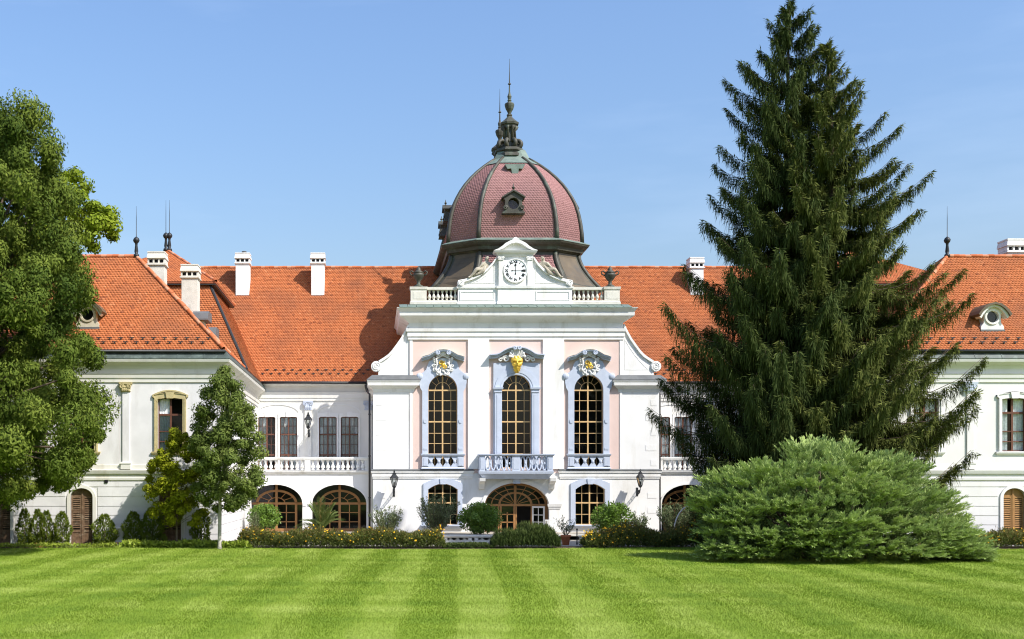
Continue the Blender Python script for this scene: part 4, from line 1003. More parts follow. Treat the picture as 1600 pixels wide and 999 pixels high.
    wall(mb, ux0, ux1, A.z(741), U.z(597), yu, yu+.45, [(U.x(a), U.x(b), U.z(734), U.z(651.5), U.z(651.5), 'seg') for a, b in wins]); mb.build('upper_wall', M['gwall'], g)
    for i, (a, b) in enumerate(wins):
        mb = MB(); mb.strip([(U.x(a-2.6),U.z(734)),(U.x(a-2.6),U.z(646.5)),(U.x((a+b)/2-5),U.z(645)),(U.x((a+b)/2+5),U.z(645)),(U.x(b+2.6),U.z(646.5)),(U.x(b+2.6),U.z(734))],
                            [(U.x(a),U.z(734)),(U.x(a),U.z(653)),(U.x(a+3),U.z(651.4)),(U.x(b-3),U.z(651.4)),(U.x(b),U.z(653)),(U.x(b),U.z(734))], yu-.07, yu+.03)
        c = (a+b)/2; mb.prism([(U.x(c-3),U.z(652)),(U.x(c+3),U.z(652)),(U.x(c+4),U.z(643.5)),(U.x(c-4),U.z(643.5))], yu-.13, yu); mb.build('window_surround', M['trim'], g)
        window(g, U, yu+.05, a, b, 734, 651.5, 651.5, [a+7, c, b-7], [666, 679, 695, 711], M['red_wood'], fw=1.3, thick=(c, 679, 711), tw=2.1, bw=.6,
               curtain=[(a, b)] if i else [(a, c)], dark=() )
    for a, b in ((403, 465), (498, 560.5)):
        mb = MB(); q = arch_pts(U.x(a-3), U.x(b+3), U.z(645), U.z(631), 16); mb.strip(q, [(x_+(U.x((a+b)/2)-x_)*.035, z_-.09) for x_, z_ in q], yu-.05, yu+.02); mb.build('blind_arch', M['trim'], g)
    for px in (393, 481.5, 575.5):
        mb = MB(); w = 5.2; mb.box(U.x(px-w), U.x(px+w), yu-.12, yu+.02, A.z(735), U.z(641)); mb.build('pilaster', M['gwall'], g)
        mb = MB(); mb.molding(U.x(px-w), U.x(px+w), yu-.12, yu+.02, [(U.z(641.5),0),(U.z(640.5),.05),(U.z(639),.02),(U.z(630),.06),(U.z(629),.12),(U.z(626.8),.12)])
        for s in (-1, 1): mb.spiral(U.x(px+s*w*.9), yu-.2, U.z(631.5), .15, .03, 1.5, 1.57, .045, flip=-s)
        for i in range(3): mb.ball((U.x(px+(i-1)*3.4), yu-.16, U.z(636.5)), .11, .08, .18, 6, 4)
        mb.build('capital', M['blue'], g)
    mb = MB(); mb.molding(ux0-.05, ux1-.03, yu, yu+.4, [(U.z(626.5),.08),(U.z(622.5),.08),(U.z(622.2),.13),(U.z(616),.16),(U.z(613.5),.2),(U.z(612.5),.04),(U.z(604),.06),(U.z(601),.25),(U.z(598.5),.42),(U.z(597),.5)]); mb.build('cornice', M['gwall'], g)
    # roof
    E = PL(86.1); ye, ze = 86.1, E.z(594.0); yr = 94.0; zr = ZC+(HZ-418.5)*yr/F
    sl = (zr-ze)/(yr-ye)
    rx0, rx1 = -17.0, 6.3
    roof = MB().box(rx0+5, rx1, ye+.5, ye+.6, ze-.3, ze-.05).build('roof', M['tilebase'], g)
    roof_plane(roof, [(A.x(388)-.3, ye-.12, ze-.12*sl), (rx1, ye-.12, ze-.12*sl), (rx1, yr, zr), (rx0, yr, zr), (A.x(388)-.3-3.5, ye+3.5, ze+3.5*sl)])
    MB().add([(rx0,yr,zr-.05),(rx1,yr,zr-.05),(rx1,yr+9,zr-9*sl),(rx0,yr+9,zr-9*sl)], [(0,1,2,3)]).build('rear_slope', M['tilebase'], roof)
    ridge_line(roof, (rx0, yr, zr+.02), (rx1, yr, zr+.02))
    snow_guards(roof, A.x(396), A.x(578), lambda v: (ye+v*.66, ze+v*.66*sl))
    mb = MB(); mb.tube([(A.x(386), ye-.2, ze-.2), (A.x(583), ye-.2, ze-.23)], .10, 8); gut = mb.build('gutter', M['gutter'], roof, True)
    if side == 0:
        for a, b in ((366, 391.5), (484, 509)):
            q = hit_roof((a+b)/2, 462, ye, ze, sl); chimney(g, a, b, 395, q.y, q.z-.4, 1.1, True if a == 366 else False)
    # downpipe at the pavilion's corner with its hopper
    xd = A.x(577.5); yd = 80.65
    mb = MB(); mb.tube([(A.x(573.5), ye-.2, ze-.25), (A.x(573.5), ye-.22, ze-.7), (A.x(575), yd+.9, ze-1.35), (xd, yd+.2, ze-1.5), (xd, yd+.2, .5)], .075, 8)
    mb.lathe([(.09,ze-.95),(.2,ze-.6),(.22,ze-.45),(.22,ze-.38)], A.x(573.5), ye-.35, 8)
    for z_ in (3, 6, 9): mb.lathe([(.10,z_),(.10,z_+.08)], xd, yd+.2, 8)
    mb.build('downpipe', M['gutter'], g, True)
    MIRROR[0] = False
    return g
def hit_roof(px, py, ye, ze, sl):
    """where the sight line through a photo pixel meets the roof slope z = ze + sl*(y-ye)"""
    r_ = (HZ-py)/F; y = (ze-sl*ye-ZC)/(r_-sl); return Vector(((px-VX)*y/F, y, ZC+r_*y))
gal_l = gallery(0); gal_r = gallery(1)
E_ = PL(86.1); ze_ = E_.z(594.0); sl_ = ((ZC+(HZ-418.5)*94.0/F)-ze_)/(94.0-86.1)
for a, b, yb_, yt_ in ((1077, 1101.5, 461, 402), (1322, 1346, 461, 402)):
    q = hit_roof((a+b)/2, yb_, 86.1, ze_, sl_); chimney(gal_r, a, b, yt_, q.y, q.z-.4, 1.1)

# ------------------------------------------------------------------ end wings (left and its mirror)
def capital(mb, xa, xb, y, zb, zt, s=1.0):
    mb.molding(xa, xb, y, y+.2, [(zb,0),(zb+.05,.05),(zb+.09,.02),(zt-.16,.07),(zt-.13,.14),(zt,.15)])
    for q in (xa, xb): mb.spiral(q, y-.1, zt-.23, .13, .03, 1.4, 1.57, .05, flip=-1 if q == xa else 1)
    for i in range(4):
        for j in range(2): mb.ball((xa+(xb-xa)*(i+.5)/4, y-.05, zb+.14+j*.15), .09, .08, .11, 6, 4)
def end_wing(side):
    MIRROR[0] = side == 1
    W = PL(65.45); x_, z_ = W.x, W.z; Y = 65.45
    wl_, tr_, st_, sh_ = ((M['wingwhite'], M['wingtrim'], M['yellowstone'], M['shut_dark']), (M['rwall'], M['rwall'], M['rwall'], M['shut_tan']))[side]
    g = thing('end_wing', ['weathered white end wing with yellow stone window frames behind the young tree', 'pale grey end wing with tan shutters to the right of the spruces'][side], 'building', (mx(x_(100)), Y, 0), 'end wings of the palace')
    L0, R0 = x_(-260), x_(345)
    cs = [266, 128, -10, -148]
    gs_ = [265.5, 127.5, -1, -139]
    mb = MB(); wall(mb, L0, R0, z_(737), z_(560), Y, Y+.5, [(x_(c-19.5), x_(c+19.5), z_(705.5), z_(624), z_(621.5), 'seg') for c in cs]); mb.box(R0-.5, R0, Y+.5, 87.0, 0, z_(560)); mb.box(L0, R0-.5, 76, 76.5, 0, z_(560)); mb.box(L0, L0+.4, Y+.5, 76, 0, z_(560)); mb.build('upper_wall', wl_, g)
    mb = MB(); wall(mb, L0, R0-.005, 0, z_(737), Y+.035, Y+.5, [(x_(c-17.5), x_(c+17.5), z_(851), z_(777), z_(763), 'ellipse') for c in gs_]); mb.build('lower_wall', wl_, g)
    # rusticated courses, cut around the shuttered openings
    ys_ = [752.5, 761, 776.3, 791.5, 806, 820.5, 835, 852]
    edges = sorted([(-262)]+[v for c in gs_ for v in (c-25, c+25)]+[345])
    for j in range(len(ys_)-1):
        zt, zb = z_(ys_[j]+.6), z_(ys_[j+1]-.6)
        if j == 0: segs = [(-260, 345)]
        else: segs = [(edges[i], edges[i+1]) for i in range(0, len(edges), 2)]
        for a, b in segs:
            if b-a < 2: continue
            MB().box(x_(a), x_(b)+(0 if b < 345 else 0), Y, Y+.06, zb, zt).build('stone_course', wl_, g)
        if j: MB().box(R0-.02, R0+.03, Y+.06, 81.0, zb, zt).build('stone_course', wl_, g)
    for c in gs_:                                 # shuttered arched openings
        mb = MB()
        A = [(x_(c-22.5), z_(851))]+arch_pts(x_(c-22.5), x_(c+22.5), z_(779), z_(758), 14)+[(x_(c+22.5), z_(851))]; B = [(x_(c-17.5), z_(851))]+arch_pts(x_(c-17.5), x_(c+17.5), z_(777), z_(763), 14)+[(x_(c+17.5), z_(851))]
        mb.strip(A, B, Y-.05, Y+.1); mb.build('opening_surround', tr_, g)
        mb = MB(); ys = Y+.16
        for a, b in ((c-17.3, c-.7), (c+.7, c+17.3)):
            for p_, q_ in ((a, a+2.6), (b-2.6, b)): mb.box(x_(p_), x_(q_), ys, ys+.06, z_(851), z_(774))
            for p_, q_ in ((851, 847), (832, 828), (779, 776)): mb.box(x_(a+2.6), x_(b-2.6), ys+.002, ys+.058, z_(p_), z_(q_))
            mb.box(x_(a+2.6), x_(b-2.6), ys+.03, ys+.05, z_(847), z_(832))
        mb.prism(arch_pts(x_(c-17.3), x_(c+17.3), z_(777), z_(763.3), 14), ys+.035, ys+.06)
        mb.box(x_(c-1), x_(c+1), ys-.03, ys+.05, z_(851), z_(764))
        sh = mb.build('shutter', sh_, g)
        for (a, b) in ((c-14.7, c-3.3), (c+3.3, c+14.7)):
            yy = 781.0
            while yy < 827:
                t = R(random.uniform(24, 52)) if side == 0 else R(38); dz = .052*math.sin(t); dy = .052*math.cos(t); zc = z_(yy); xa, xb = x_(a), x_(b)
                MB().add([(xa,ys-.005+.02-dy+.02,zc-dz),(xb,ys+.035-dy,zc-dz),(xb,ys+.035+dy*.6,zc+dz),(xa,ys+.035+dy*.6,zc+dz),(xa,ys+.035-dy,zc-dz-.012),(xb,ys+.035-dy,zc-dz-.012),(xb,ys+.035+dy*.6,zc+dz-.012),(xa,ys+.035+dy*.6,zc+dz-.012)],
                         [(0,1,2,3),(4,5,1,0),(7,6,5,4),(0,3,7,4),(1,2,6,5)]).build('slat', sh_, sh)
                yy += 2.9
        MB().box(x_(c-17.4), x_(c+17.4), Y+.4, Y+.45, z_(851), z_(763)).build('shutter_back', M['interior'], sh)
    # string course
    MB().molding(L0, R0, Y, 82.0, [(z_(751.5),.0),(z_(750),.04),(z_(746.5),.05),(z_(746),.02),(z_(741.5),.02),(z_(740.5),.12),(z_(736.5),.17),(z_(735),.18)]).build('string_course', tr_, g)
    MB().molding(L0, R0, Y, 82.0, [(z_(734.9),.17),(z_(734),.02),(z_(733.6),.02),(z_(727),.02),(z_(725),.0)]).build('string_flashing', tr_, g)
    # upper windows
    for i, c in enumerate(cs):
        mb = MB(); a, b = c-19.5, c+19.5
        A = [(x_(c-25),z_(706)),(x_(c-25),z_(622)),(x_(c-28),z_(621)),(x_(c-28),z_(617)),(x_(c-18),z_(615.5)),(x_(c),z_(613.5)),(x_(c+18),z_(615.5)),(x_(c+28),z_(617)),(x_(c+28),z_(621)),(x_(c+25),z_(622)),(x_(c+25),z_(706))]
        B = [(x_(a),z_(706)),(x_(a),z_(630)),(x_(a),z_(627)),(x_(a),z_(624)),(x_(a+7),z_(623)),(x_(c),z_(621.5)),(x_(b-7),z_(623)),(x_(b),z_(624)),(x_(b),z_(627)),(x_(b),z_(630)),(x_(b),z_(706))]
        mb.strip(A, B, Y-.08, Y+.03)
        mb.strip([(q[0]+(x_(c)-q[0])*.02, q[1]) for q in A], [(q[0]+(x_(c)-q[0])*.10, q[1]-.02) for q in A], Y-.12, Y)
        mb.prism([(x_(c-5),z_(623)),(x_(c+5),z_(623)),(x_(c+7),z_(613)),(x_(c-7),z_(613))], Y-.16, Y)
        hd = arch_pts(x_(c-28), x_(c+28), z_(617.5), z_(609.5), 12, 'seg'); mb.strip(hd, [(p, q-.09) for p, q in hd], Y-.10, Y+.02)
        mb.molding(x_(c-26), x_(c+26), Y-.02, Y+.05, [(z_(711.5),.0),(z_(710),.08),(z_(707.5),.12),(z_(706),.12)])
        mb.build('window_surround', st_, g)
        window(g, W, Y+.18, a, b, 705.5, 624, 621.5, [c], [648, 674, 690] if side == 0 else [645, 674, 690], M['red_wood'], kind='seg', fw=1.6, thick=(c, 648, 645), tw=3.0, bw=1.5,
               curtain=[(a, c-2), (c+6, b)] if side else [(a, c-1)], dark=((1,1),) if side == 0 and i == 0 else ())
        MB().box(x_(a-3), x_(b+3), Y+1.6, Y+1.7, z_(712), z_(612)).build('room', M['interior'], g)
    # pilasters with capitals
    for px in (197, 59, -79, -217):
        MB().box(x_(px-5.2), x_(px+5.2), Y-.09, Y+.03, z_(722), z_(612)).build('pilaster', wl_, g)
        MB().molding(x_(px-6), x_(px+6), Y-.09, Y+.03, [(z_(733.5),.06),(z_(726),.06),(z_(725),.09),(z_(723),.09),(z_(722),.03)]).build('pilaster_base', tr_, g)
        mb = MB(); capital(mb, x_(px-6), x_(px+6), Y-.1, z_(613), z_(597.5)); mb.build('capital', M['yellowstone'] if side == 0 else M['blue'], g)
    # cornice
    MB().molding(L0, R0, Y, 86.6, [(z_(598),.0),(z_(597.6),.07),(z_(591.5),.08),(z_(591),.13),(z_(586),.16),(z_(584.5),.2),(z_(584),.05),(z_(577),.07),(z_(572),.22),(z_(569),.40),(z_(567.5),.48),(z_(567),.54),(z_(563.5),.58),(z_(562.5),.58)]).build('cornice', tr_, g)
    fl = MB().molding(L0, R0, Y, 86.6, [(z_(562.4),.60),(z_(561.4),.60),(z_(549),.30)]).build('cornice_flashing', M['wingcopper'], g)
    for i in range(12):
        xq = x_(345)-.9-i*1.55
        if xq > L0: MB().add([(xq,Y-.62,z_(561.3)),(xq+.05,Y-.62,z_(561.3)),(xq+.05,Y-.32,z_(549)),(xq,Y-.32,z_(549)),(xq,Y-.58,z_(561.3)),(xq+.05,Y-.58,z_(561.3)),(xq+.05,Y-.28,z_(549)),(xq,Y-.28,z_(549))],[(0,1,2,3),(0,3,7,4),(1,2,6,5)]).build('seam', M['wingcopper'], fl)
    # hipped roof
    ye = 65.05; ze = ZC+(HZ-546.5)*ye/F; yr = 70.4; zr = ZC+(HZ-401.5)*yr/F; sl = (zr-ze)/(yr-ye)
    xe = (348.5-VX)*ye/F; xr = (213-VX)*yr/F if side == 0 else 2*XC-(1480-VX)*yr/F
    xl = L0-.4; xlr = xl+6.0
    roof = MB().box(xl+1, xe-.6, Y+.3, 75.6, ze-.4, ze-.12).build('roof', M['tilebase'], g)
    yb2 = 2*yr-ye
    roof_plane(roof, [(xl,ye,ze),(xe,ye,ze),(xr,yr,zr),(xlr,yr,zr)])
    roof_plane(roof, [(xe,ye,ze),(xe,yb2,ze),(xr,yr,zr)])
    MB().add([(xl,yb2,ze),(xe,yb2,ze),(xr,yr,zr),(xlr,yr,zr)], [(0,1,2,3)]).build('rear_slope', M['tilebase'], roof)
    MB().add([(xl,ye,ze),(xl,yb2,ze),(xlr,yr,zr)], [(0,1,2)]).build('end_slope', M['tilebase'], roof)
    ridge_line(roof, (xe+.02, ye, ze+.05), (xr, yr, zr+.03), .12); ridge_line(roof, (xlr, yr, zr+.03), (xr, yr, zr+.03), .12); ridge_line(roof, (xe, yb2, ze+.05), (xr, yr, zr+.03), .12)
    snow_guards(roof, x_(-100), x_(330), lambda v: (ye+v*.6, ze+v*.6*sl))
    MB().tube([(xl,ye-.1,ze-.10),(xe+.1,ye-.1,ze-.10),(xe+.1,86.1,ze-.12)], .095, 8).build('gutter', M['gutter'], roof, True)
    finial(roof, (xr, yr, zr+.1), .78, 1.9)
    # round dormer on the front slope
    dpx = 137 if side == 0 else None
    if side == 0: q = hit_roof(137, 512, ye, ze, sl); cxd, yd, zd = q.x, q.y, q.z
    else: q = hit_roof(1550, 516, ye, ze, sl); cxd, yd, zd = 2*XC-q.x, q.y, q.z
    yd -= .05
    mb = MB(); k = yd/F
    outl = [(-18,0),(18,0),(17.5,6),(13.5,11),(13,24),(15.5,27),(14,31),(9,36),(0,39),(-9,36),(-14,31),(-15.5,27),(-13,24),(-13.5,11),(-17.5,6)]
    inn = [(9.2*math.cos(a), 20.5+9.2*math.sin(a)) for a in np.linspace(0, 2*math.pi, 15, False)]
    srt = lambda L_, cz: sorted(L_, key=lambda p: math.atan2(p[0], -(p[1]-cz)) % (2*math.pi))
    oo, ii = srt(outl, 20.5), srt(inn, 20.5)
    to = lambda L_: [(cxd+a*k, zd+b*k) for a, b in L_]
    mb.strip(to(oo+[oo[0]]), to(ii+[ii[0]]), yd, yd+1.6)
    mb.strip(to([(12.2*math.cos(a), 20.5+12.2*math.sin(a)) for a in np.linspace(0, 2*math.pi, 25)]), to([(9.3*math.cos(a), 20.5+9.3*math.sin(a)) for a in np.linspace(0, 2*math.pi, 25)]), yd-.06, yd+.05)
    dm = mb.build('dormer', M['trim'] if side else M['stone'], g)
    hd = [(-26,24),(-22,30),(-16,36),(-9,40.5),(0,42.5),(9,40.5),(16,36),(22,30),(26,24)]
    MB().strip(to(hd), to([(a*.9, b-3.5) for a, b in hd]), yd-.35, yd+1.7).build('dormer_hood', M['brownsheet'], dm)
    MB().strip(to([(a*.9, b-3.6) for a, b in hd]), to([(a*.78, b-6.5) for a, b in hd]), yd-.22, yd+.3).build('hood_moulding', M['trim'], dm)
    MB().add([(x, yd+.12, z) for x, z in to(ii)], [tuple(range(len(ii)))]).build('pane', M['glass'], dm)
    MB().add([(x, yd+.2, z) for x, z in to([(a*1.3, 20.5+(b-20.5)*1.3) for a, b in ii])], [tuple(range(len(ii)))]).build('dormer_back', M['black'], dm)  # black sheet stands in for the unlit space behind the glass
    MB().box(cxd-19*k, cxd+19*k, yd-.06, yd+.1, zd-.25, zd+.02).build('flashing', M['lead'], dm)
    MIRROR[0] = False
    # mansard pavilion at the inner corner
    MIRROR[0] = side == 1
    ym0, ym1 = 76.2, 92.0; xm1 = R0+.3; xm0 = xm1-15
    ap = ((262-VX)*84/F, 84.0, ZC+(HZ-392)*84/F)
    q0 = (330-VX)*80/F; zb2 = ZC+(HZ-447)*80.0/F
    mr = MB().box(xm0, xm1-.5, ym0+.4, ym1-.4, ze-.5, ze-.05).build('corner_roof', M['tilebase'], g)
    lo = [(xm0,ym0,ze),(xm1,ym0,ze),(xm1,ym1,ze),(xm0,ym1,ze)]; hw_ = xm1-q0
    hi = [(xm0+hw_,79.2,zb2),(q0,79.2,zb2),(q0,ym1-hw_,zb2),(xm0+hw_,ym1-hw_,zb2)]
    roof_plane(mr, [lo[0],lo[1],hi[1],hi[0]]); roof_plane(mr, [lo[1],lo[2],hi[2],hi[1]])
    h2 = [(a+(-.5 if i in (0,3) else .5), b+(-.4 if i < 2 else .4), c+.12) for i, (a, b, c) in enumerate(hi)]
    for i in range(4): roof_plane(mr, [h2[i], h2[(i+1) % 4], ap])
    MB().box(h2[0][0]+.03, h2[1][0]-.03, h2[0][1]+.03, h2[2][1]-.03, zb2-.12, zb2+.08).build('eave_board', M['gutter'], mr)
    ridge_line(mr, h2[1], ap, .12); ridge_line(mr, h2[2], ap, .12)
    MB().tube([lo[1], hi[1]], .1, 6).build('valley_sheet', M['gutter'], mr)
    finial(mr, (ap[0], ap[1], ap[2]+.1), .85, 2.4, True)
    # chimneys by the hip
    if side == 0:
        chimney(g, 229, 259, 393, 74.0, 15.0, 1.1, 'stone')
        chimney(g, 281, 311, 413, 73.5, 12.5, 1.1, 'stone')
    # small sheet-metal dormers on the courtyard slope
    for yq, zq, px in (() if side else ((72.0, 488, 325), (75.5, 513, 337))):
        d = PL(yq); a, b = d.x(px-19), d.x(px+1)
        dd = MB().box(a, b-.35, yq, yq+1.2, d.z(zq+42), d.z(zq+13)).build('roof_hatch', M['paleston'], g)
        MB().prismx([(yq-.3,d.z(zq+13)),(yq-.3,d.z(zq+11)),(yq-.15,d.z(zq+2)),(yq+.2,d.z(zq-2)),(yq+1.4,d.z(zq-2)),(yq+1.4,d.z(zq+13))], a-.2, b).build('hatch_cover', M['lead'], dd)
    MIRROR[0] = False
    return g
wing_l = end_wing(0); wing_r = end_wing(1)
chimney(wing_r, 1572, 1606, 373, 72.5, 16.0, 1.1, False)
mbx = MB(); W_ = PL(65.45); mbx.box(W_.x(163.5), W_.x(168.5), 65.40, 65.55, W_.z(755), W_.z(750)); mbx.build('vent_grille', M['black'], wing_l)

# ------------------------------------------------------------------ things fixed on the palace: urns, statues, lamps
def skin_figure(name, J, E, mat, parent=None, subs=1):
    me = bpy.data.meshes.new(name); me.from_pydata([j[0] for j in J], E, []); me.update()
    o = link(name, me, mat, parent)
    md = o.modifiers.new('skin', 'SKIN'); md.use_smooth_shade = True
    sv = me.skin_vertices[0].data
    for i, j in enumerate(J): sv[i].radius = (j[1], j[1]); sv[i].use_root = (i == 0)
    sb = o.modifiers.new('sub', 'SUBSURF'); sb.levels = subs; sb.render_levels = subs
    return o
urn_prof = [(.34,0),(.34,.10),(.20,.14),(.12,.28),(.15,.36),(.12,.42),(.30,.62),(.42,.86),(.44,.98),(.38,1.02),(.36,1.08),(.42,1.12),(.26,1.22),(.16,1.32),(.18,1.40),(.10,1.50),(.03,1.62)]
for px, lab in ((654.5, 'dark bronze urn on the left corner pedestal of the roof balustrade'), (956, 'dark bronze urn on the right corner pedestal of the roof balustrade')):
    x, y, z = X(px), Y0+.6, Z(447)+.02
    t = thing('roof_urn', lab, 'urn', (x, y, z), 'bronze urns on the roof balustrade')
    MB().lathe([(r*.95, z+h*.92) for r, h in urn_prof], x, y, 12).build('body', M['bronze'], t, True)
    for s in (-1, 1):
        mb = MB(); mb.tube([(x+s*.38, y, z+.82), (x+s*.58, y, z+.92), (x+s*.62, y, z+1.08), (x+s*.5, y, z+1.16), (x+s*.36, y, z+1.05)], .05, 6); mb.build('handle', M['bronze'], t, True)
for side, lab in ((0, 'weathered stone figure reclining on the left slope of the clock pediment'), (1, 'weathered stone figure reclining on the right slope of the clock pediment')):
    def q(px, py, dy=0.0): return (X(px if side == 0 else 1611.5-px), Y0+.5+dy, Z(py))
    t = thing('pediment_statue', lab, 'statue', q(752, 428), 'reclining statues on the clock pediment')
    J = [(q(757.5,422.5),.24),(q(759.5,416.5),.22),(q(761,411),.25),(q(761.5,406.8),.10),(q(761.7,402.6,-.03),.165),(q(762,400.6,-.02),.12),
         (q(756,410.5,-.22),.115),(q(751,416,-.32),.09),(q(747,420.5,-.38),.07),(q(744.5,421.5,-.42),.06),
         (q(767,410,.1),.115),(q(771.5,414,-.05),.09),(q(774,409,-.12),.07),(q(774.6,406.5,-.14),.06),
         (q(752,421,-.25),.20),(q(744.5,420.5,-.42),.165),(q(740,427.5,-.4),.12),(q(735,432.5,-.38),.09),(q(731.5,433.3,-.45),.07),
         (q(752,425.5,.05),.19),(q(745,428.5,-.1),.16),(q(737,433,-.12),.11),(q(730.5,435.6,-.15),.08)]
    E = [(0,1),(1,2),(2,3),(3,4),(4,5),(2,6),(6,7),(7,8),(8,9),(2,10),(10,11),(11,12),(12,13),(0,14),(14,15),(15,16),(16,17),(17,18),(0,19),(19,20),(20,21),(21,22)]
    skin_figure('body', J, E, M['statue'], t, 2)
    mb = MB()
    for i in range(7):                            # folds of the cloak over hips and legs
        o_ = i*2.1
        mb.tube([q(760-o_*.9, 414+o_*.9, -.25), q(757-o_, 421+o_*.55, -.42+.02*i), q(754-o_*1.1, 427+o_*.38, -.35), q(753-o_, 430+o_*.3, -.1)], [.05,.09,.08,.04], 5)
    mb.tube([q(766,409,.15), q(771,412,.2), q(773,419,.1), q(768,423,0)], [.06,.12,.14,.1], 6); mb.tube([q(764,402,.0), q(763,399.8,.02), q(760,400.5,.03)], [.08,.10,.07], 6)
    mb.build('cloak', M['statue'], t, True)
    mb = MB(); f = q(761.5,402.6,-.2); mb.tube([(f[0],f[1]+.02,f[2]+.03),(f[0],f[1]-.03,f[2]-.03)], [.02,.035], 5); mb.box(f[0]-.05,f[0]+.05,f[1]+.0,f[1]+.03,f[2]-.09,f[2]-.07); mb.build('nose', M['statue'], t)
def wall_lamp(px, py, ywall, lab, s=1.0):
    d = ywall-.95; pl = PL(d); x, z = pl.x(px), pl.z(py)
    t = thing('wall_lamp', lab, 'lamp', (x, ywall, z-1.0), 'black lanterns on brackets')
    mb = MB()
    mb.tube([(x,ywall,z-.95),(x,ywall-.35,z-.98),(x,ywall-.8,z-.85),(x,d,z-.62),(x,d,z-.42)], .026, 6); mb.tube([(x,ywall,z-.62),(x,ywall-.4,z-.72),(x,ywall-.8,z-.66),(x,d,z-.55)], .02, 6)
    for i in range(6): u = i/6; mb.tube([(x,ywall-.15-.8*u,z-.97+.12*u),(x,ywall-.25-.8*u,z-.68+.02*u)], .014, 4); mb.tube([(x,ywall-.1-.8*u,z-.66),(x,ywall-.22-.8*u,z-.96+.14*u)], .014, 4)
    mb.box(x-.07,x+.07,ywall-.03,ywall+.02,z-1.1,z-.5); mb.build('bracket', M['iron'], t)
    mb = MB(); n = 6
    def hexa(r, zz_): return [(x+r*math.cos(a), d+r*math.sin(a), zz_) for a in np.linspace(0, 2*math.pi, n, False)]
    lo, hi = hexa(.13, z-.36), hexa(.27, z+.22)
    for i in range(n):
        mb.tube([lo[i], hi[i]], .02, 4); mb.tube([hi[i], hi[(i+1) % n]], .022, 4); mb.tube([lo[i], lo[(i+1) % n]], .02, 4)
    mb.lathe([(.06,z-.5),(.14,z-.4),(.14,z-.36)], x, d, 6); mb.lathe([(.04,z-.36),(.05,z-.1),(.02,z-.05)], x, d, 6)
    mb.lathe([(.32,z+.22),(.30,z+.26),(.14,z+.45),(.12,z+.52),(.16,z+.54),(.05,z+.62),(.07,z+.68),(.01,z+.82)], x, d, 6); mb.build('lamp_frame', M['iron'], t)
    for i in range(n): MB().add([lo[i], lo[(i+1) % n], hi[(i+1) % n], hi[i]], [(0,1,2,3)]).build('lamp_pane', M['lampglass'], t)
wall_lamp(616, 752, 80.0, 'black lantern on the white pavilion wall beside the left downpipe')
wall_lamp(1000.5, 751, 80.0, 'black lantern on the white pavilion wall beside the right downpipe')
wall_lamp(481.5, 660, 86.38, 'black lantern above the left gallery balcony between the window pairs')

# ------------------------------------------------------------------ terrace
struct('terrace_deck', MB().box(A_x0 := PL(75).x(395), PL(75).x(1120), 75.2, 81.18, .1, .60), M['paving'])
struct('terrace_edge', MB().molding(PL(75).x(395), PL(75).x(1120), 75.2, 75.6, [(.29,.0),(.55,.0),(.56,.06),(.655,.06)]), M['paleston'])
T = PL(72.0)
def terrace_wall(px0, px1, lab, posts, panels=False):
    x0, x1 = T.x(px0), T.x(px1); z0, z1 = .30, T.z(837)
    t = thing('terrace_balustrade', lab, 'balustrade', ((x0+x1)/2, 72, z0))
    MB().molding(x0, x1, 71.85, 72.2, [(z0,.03),(z0+.1,.03),(z0+.11,0),(z0+.14,0)]).build('plinth', M['paleston'], t)
    MB().molding(x0, x1, 71.85, 72.2, [(z1-.14,.0),(z1-.1,.06),(z1-.02,.08),(z1,.07)]).build('coping', M['paleston'], t)
    ps = [x0+.2]+[T.x(p) for p in posts]+[x1-.2]
    for p in ps: MB().box(p-.2, p+.2, 71.83, 72.22, z0+.14, z1-.14).build('post', M['paleston'], t)
    me = baluster_mesh(z1-z0-.28, .17, M['paleston'], 'terr')
    for a, b in zip(ps[:-1], ps[1:]):
        n = max(1, int((b-a-.4)/.42))
        if panels: MB().box(a+.2, b-.2, 71.95, 72.1, z0+.14, z1-.14).build('panel', M['paleston'], t); continue
        for i in range(n): place('baluster', me, (a+.2+(i+.5)*(b-a-.4)/n, 72.03, z0+.14), t)
terrace_wall(689, 832, 'low stone terrace balustrade in front of the arched door', (736, 742, 790))
terrace_wall(906, 975, 'low stone parapet panel beside the potted shrub right of the door', (938,), True)

# ------------------------------------------------------------------ plants
def unit(a): return a/np.maximum(1e-9, np.linalg.norm(a, axis=-1, keepdims=True))
def leaf_quads(P, A, L, W, roll=None, fold=.0):
    """rhombic leaves: base points P, unit axes A, lengths L, widths W"""
    n = len(P); r = RNG.normal(size=(n,3)) if roll is None else roll
    S = unit(np.cross(A, r)); L = np.broadcast_to(L, n)[:,None]; W = np.broadcast_to(W, n)[:,None]
    N = np.cross(A, S)
    V = np.stack([P, P+A*L*.45+S*W*.5+N*W*fold, P+A*L, P+A*L*.45-S*W*.5+N*W*fold], 1)
    return V.reshape(-1,3), np.arange(n*4).reshape(n,4)
class Cloud:
    def __init__(s): s.V = []; s.F = []; s.T = []; s.n = 0
    def add(s, P, A, L, W, tone, roll=None, fold=0.0):
        v, f = leaf_quads(P, A, L, W, roll, fold); s.V.append(v); s.F.append(f+s.n); s.n += len(v); s.T.append(np.clip(np.broadcast_to(tone, len(P)), 0, 1))
    def build(s, name, mat, parent=None):
        return np_mesh(name, np.concatenate(s.V), np.concatenate(s.F), mat, parent, np.concatenate(s.T))
def rdir(n): return unit(RNG.normal(size=(n,3)))
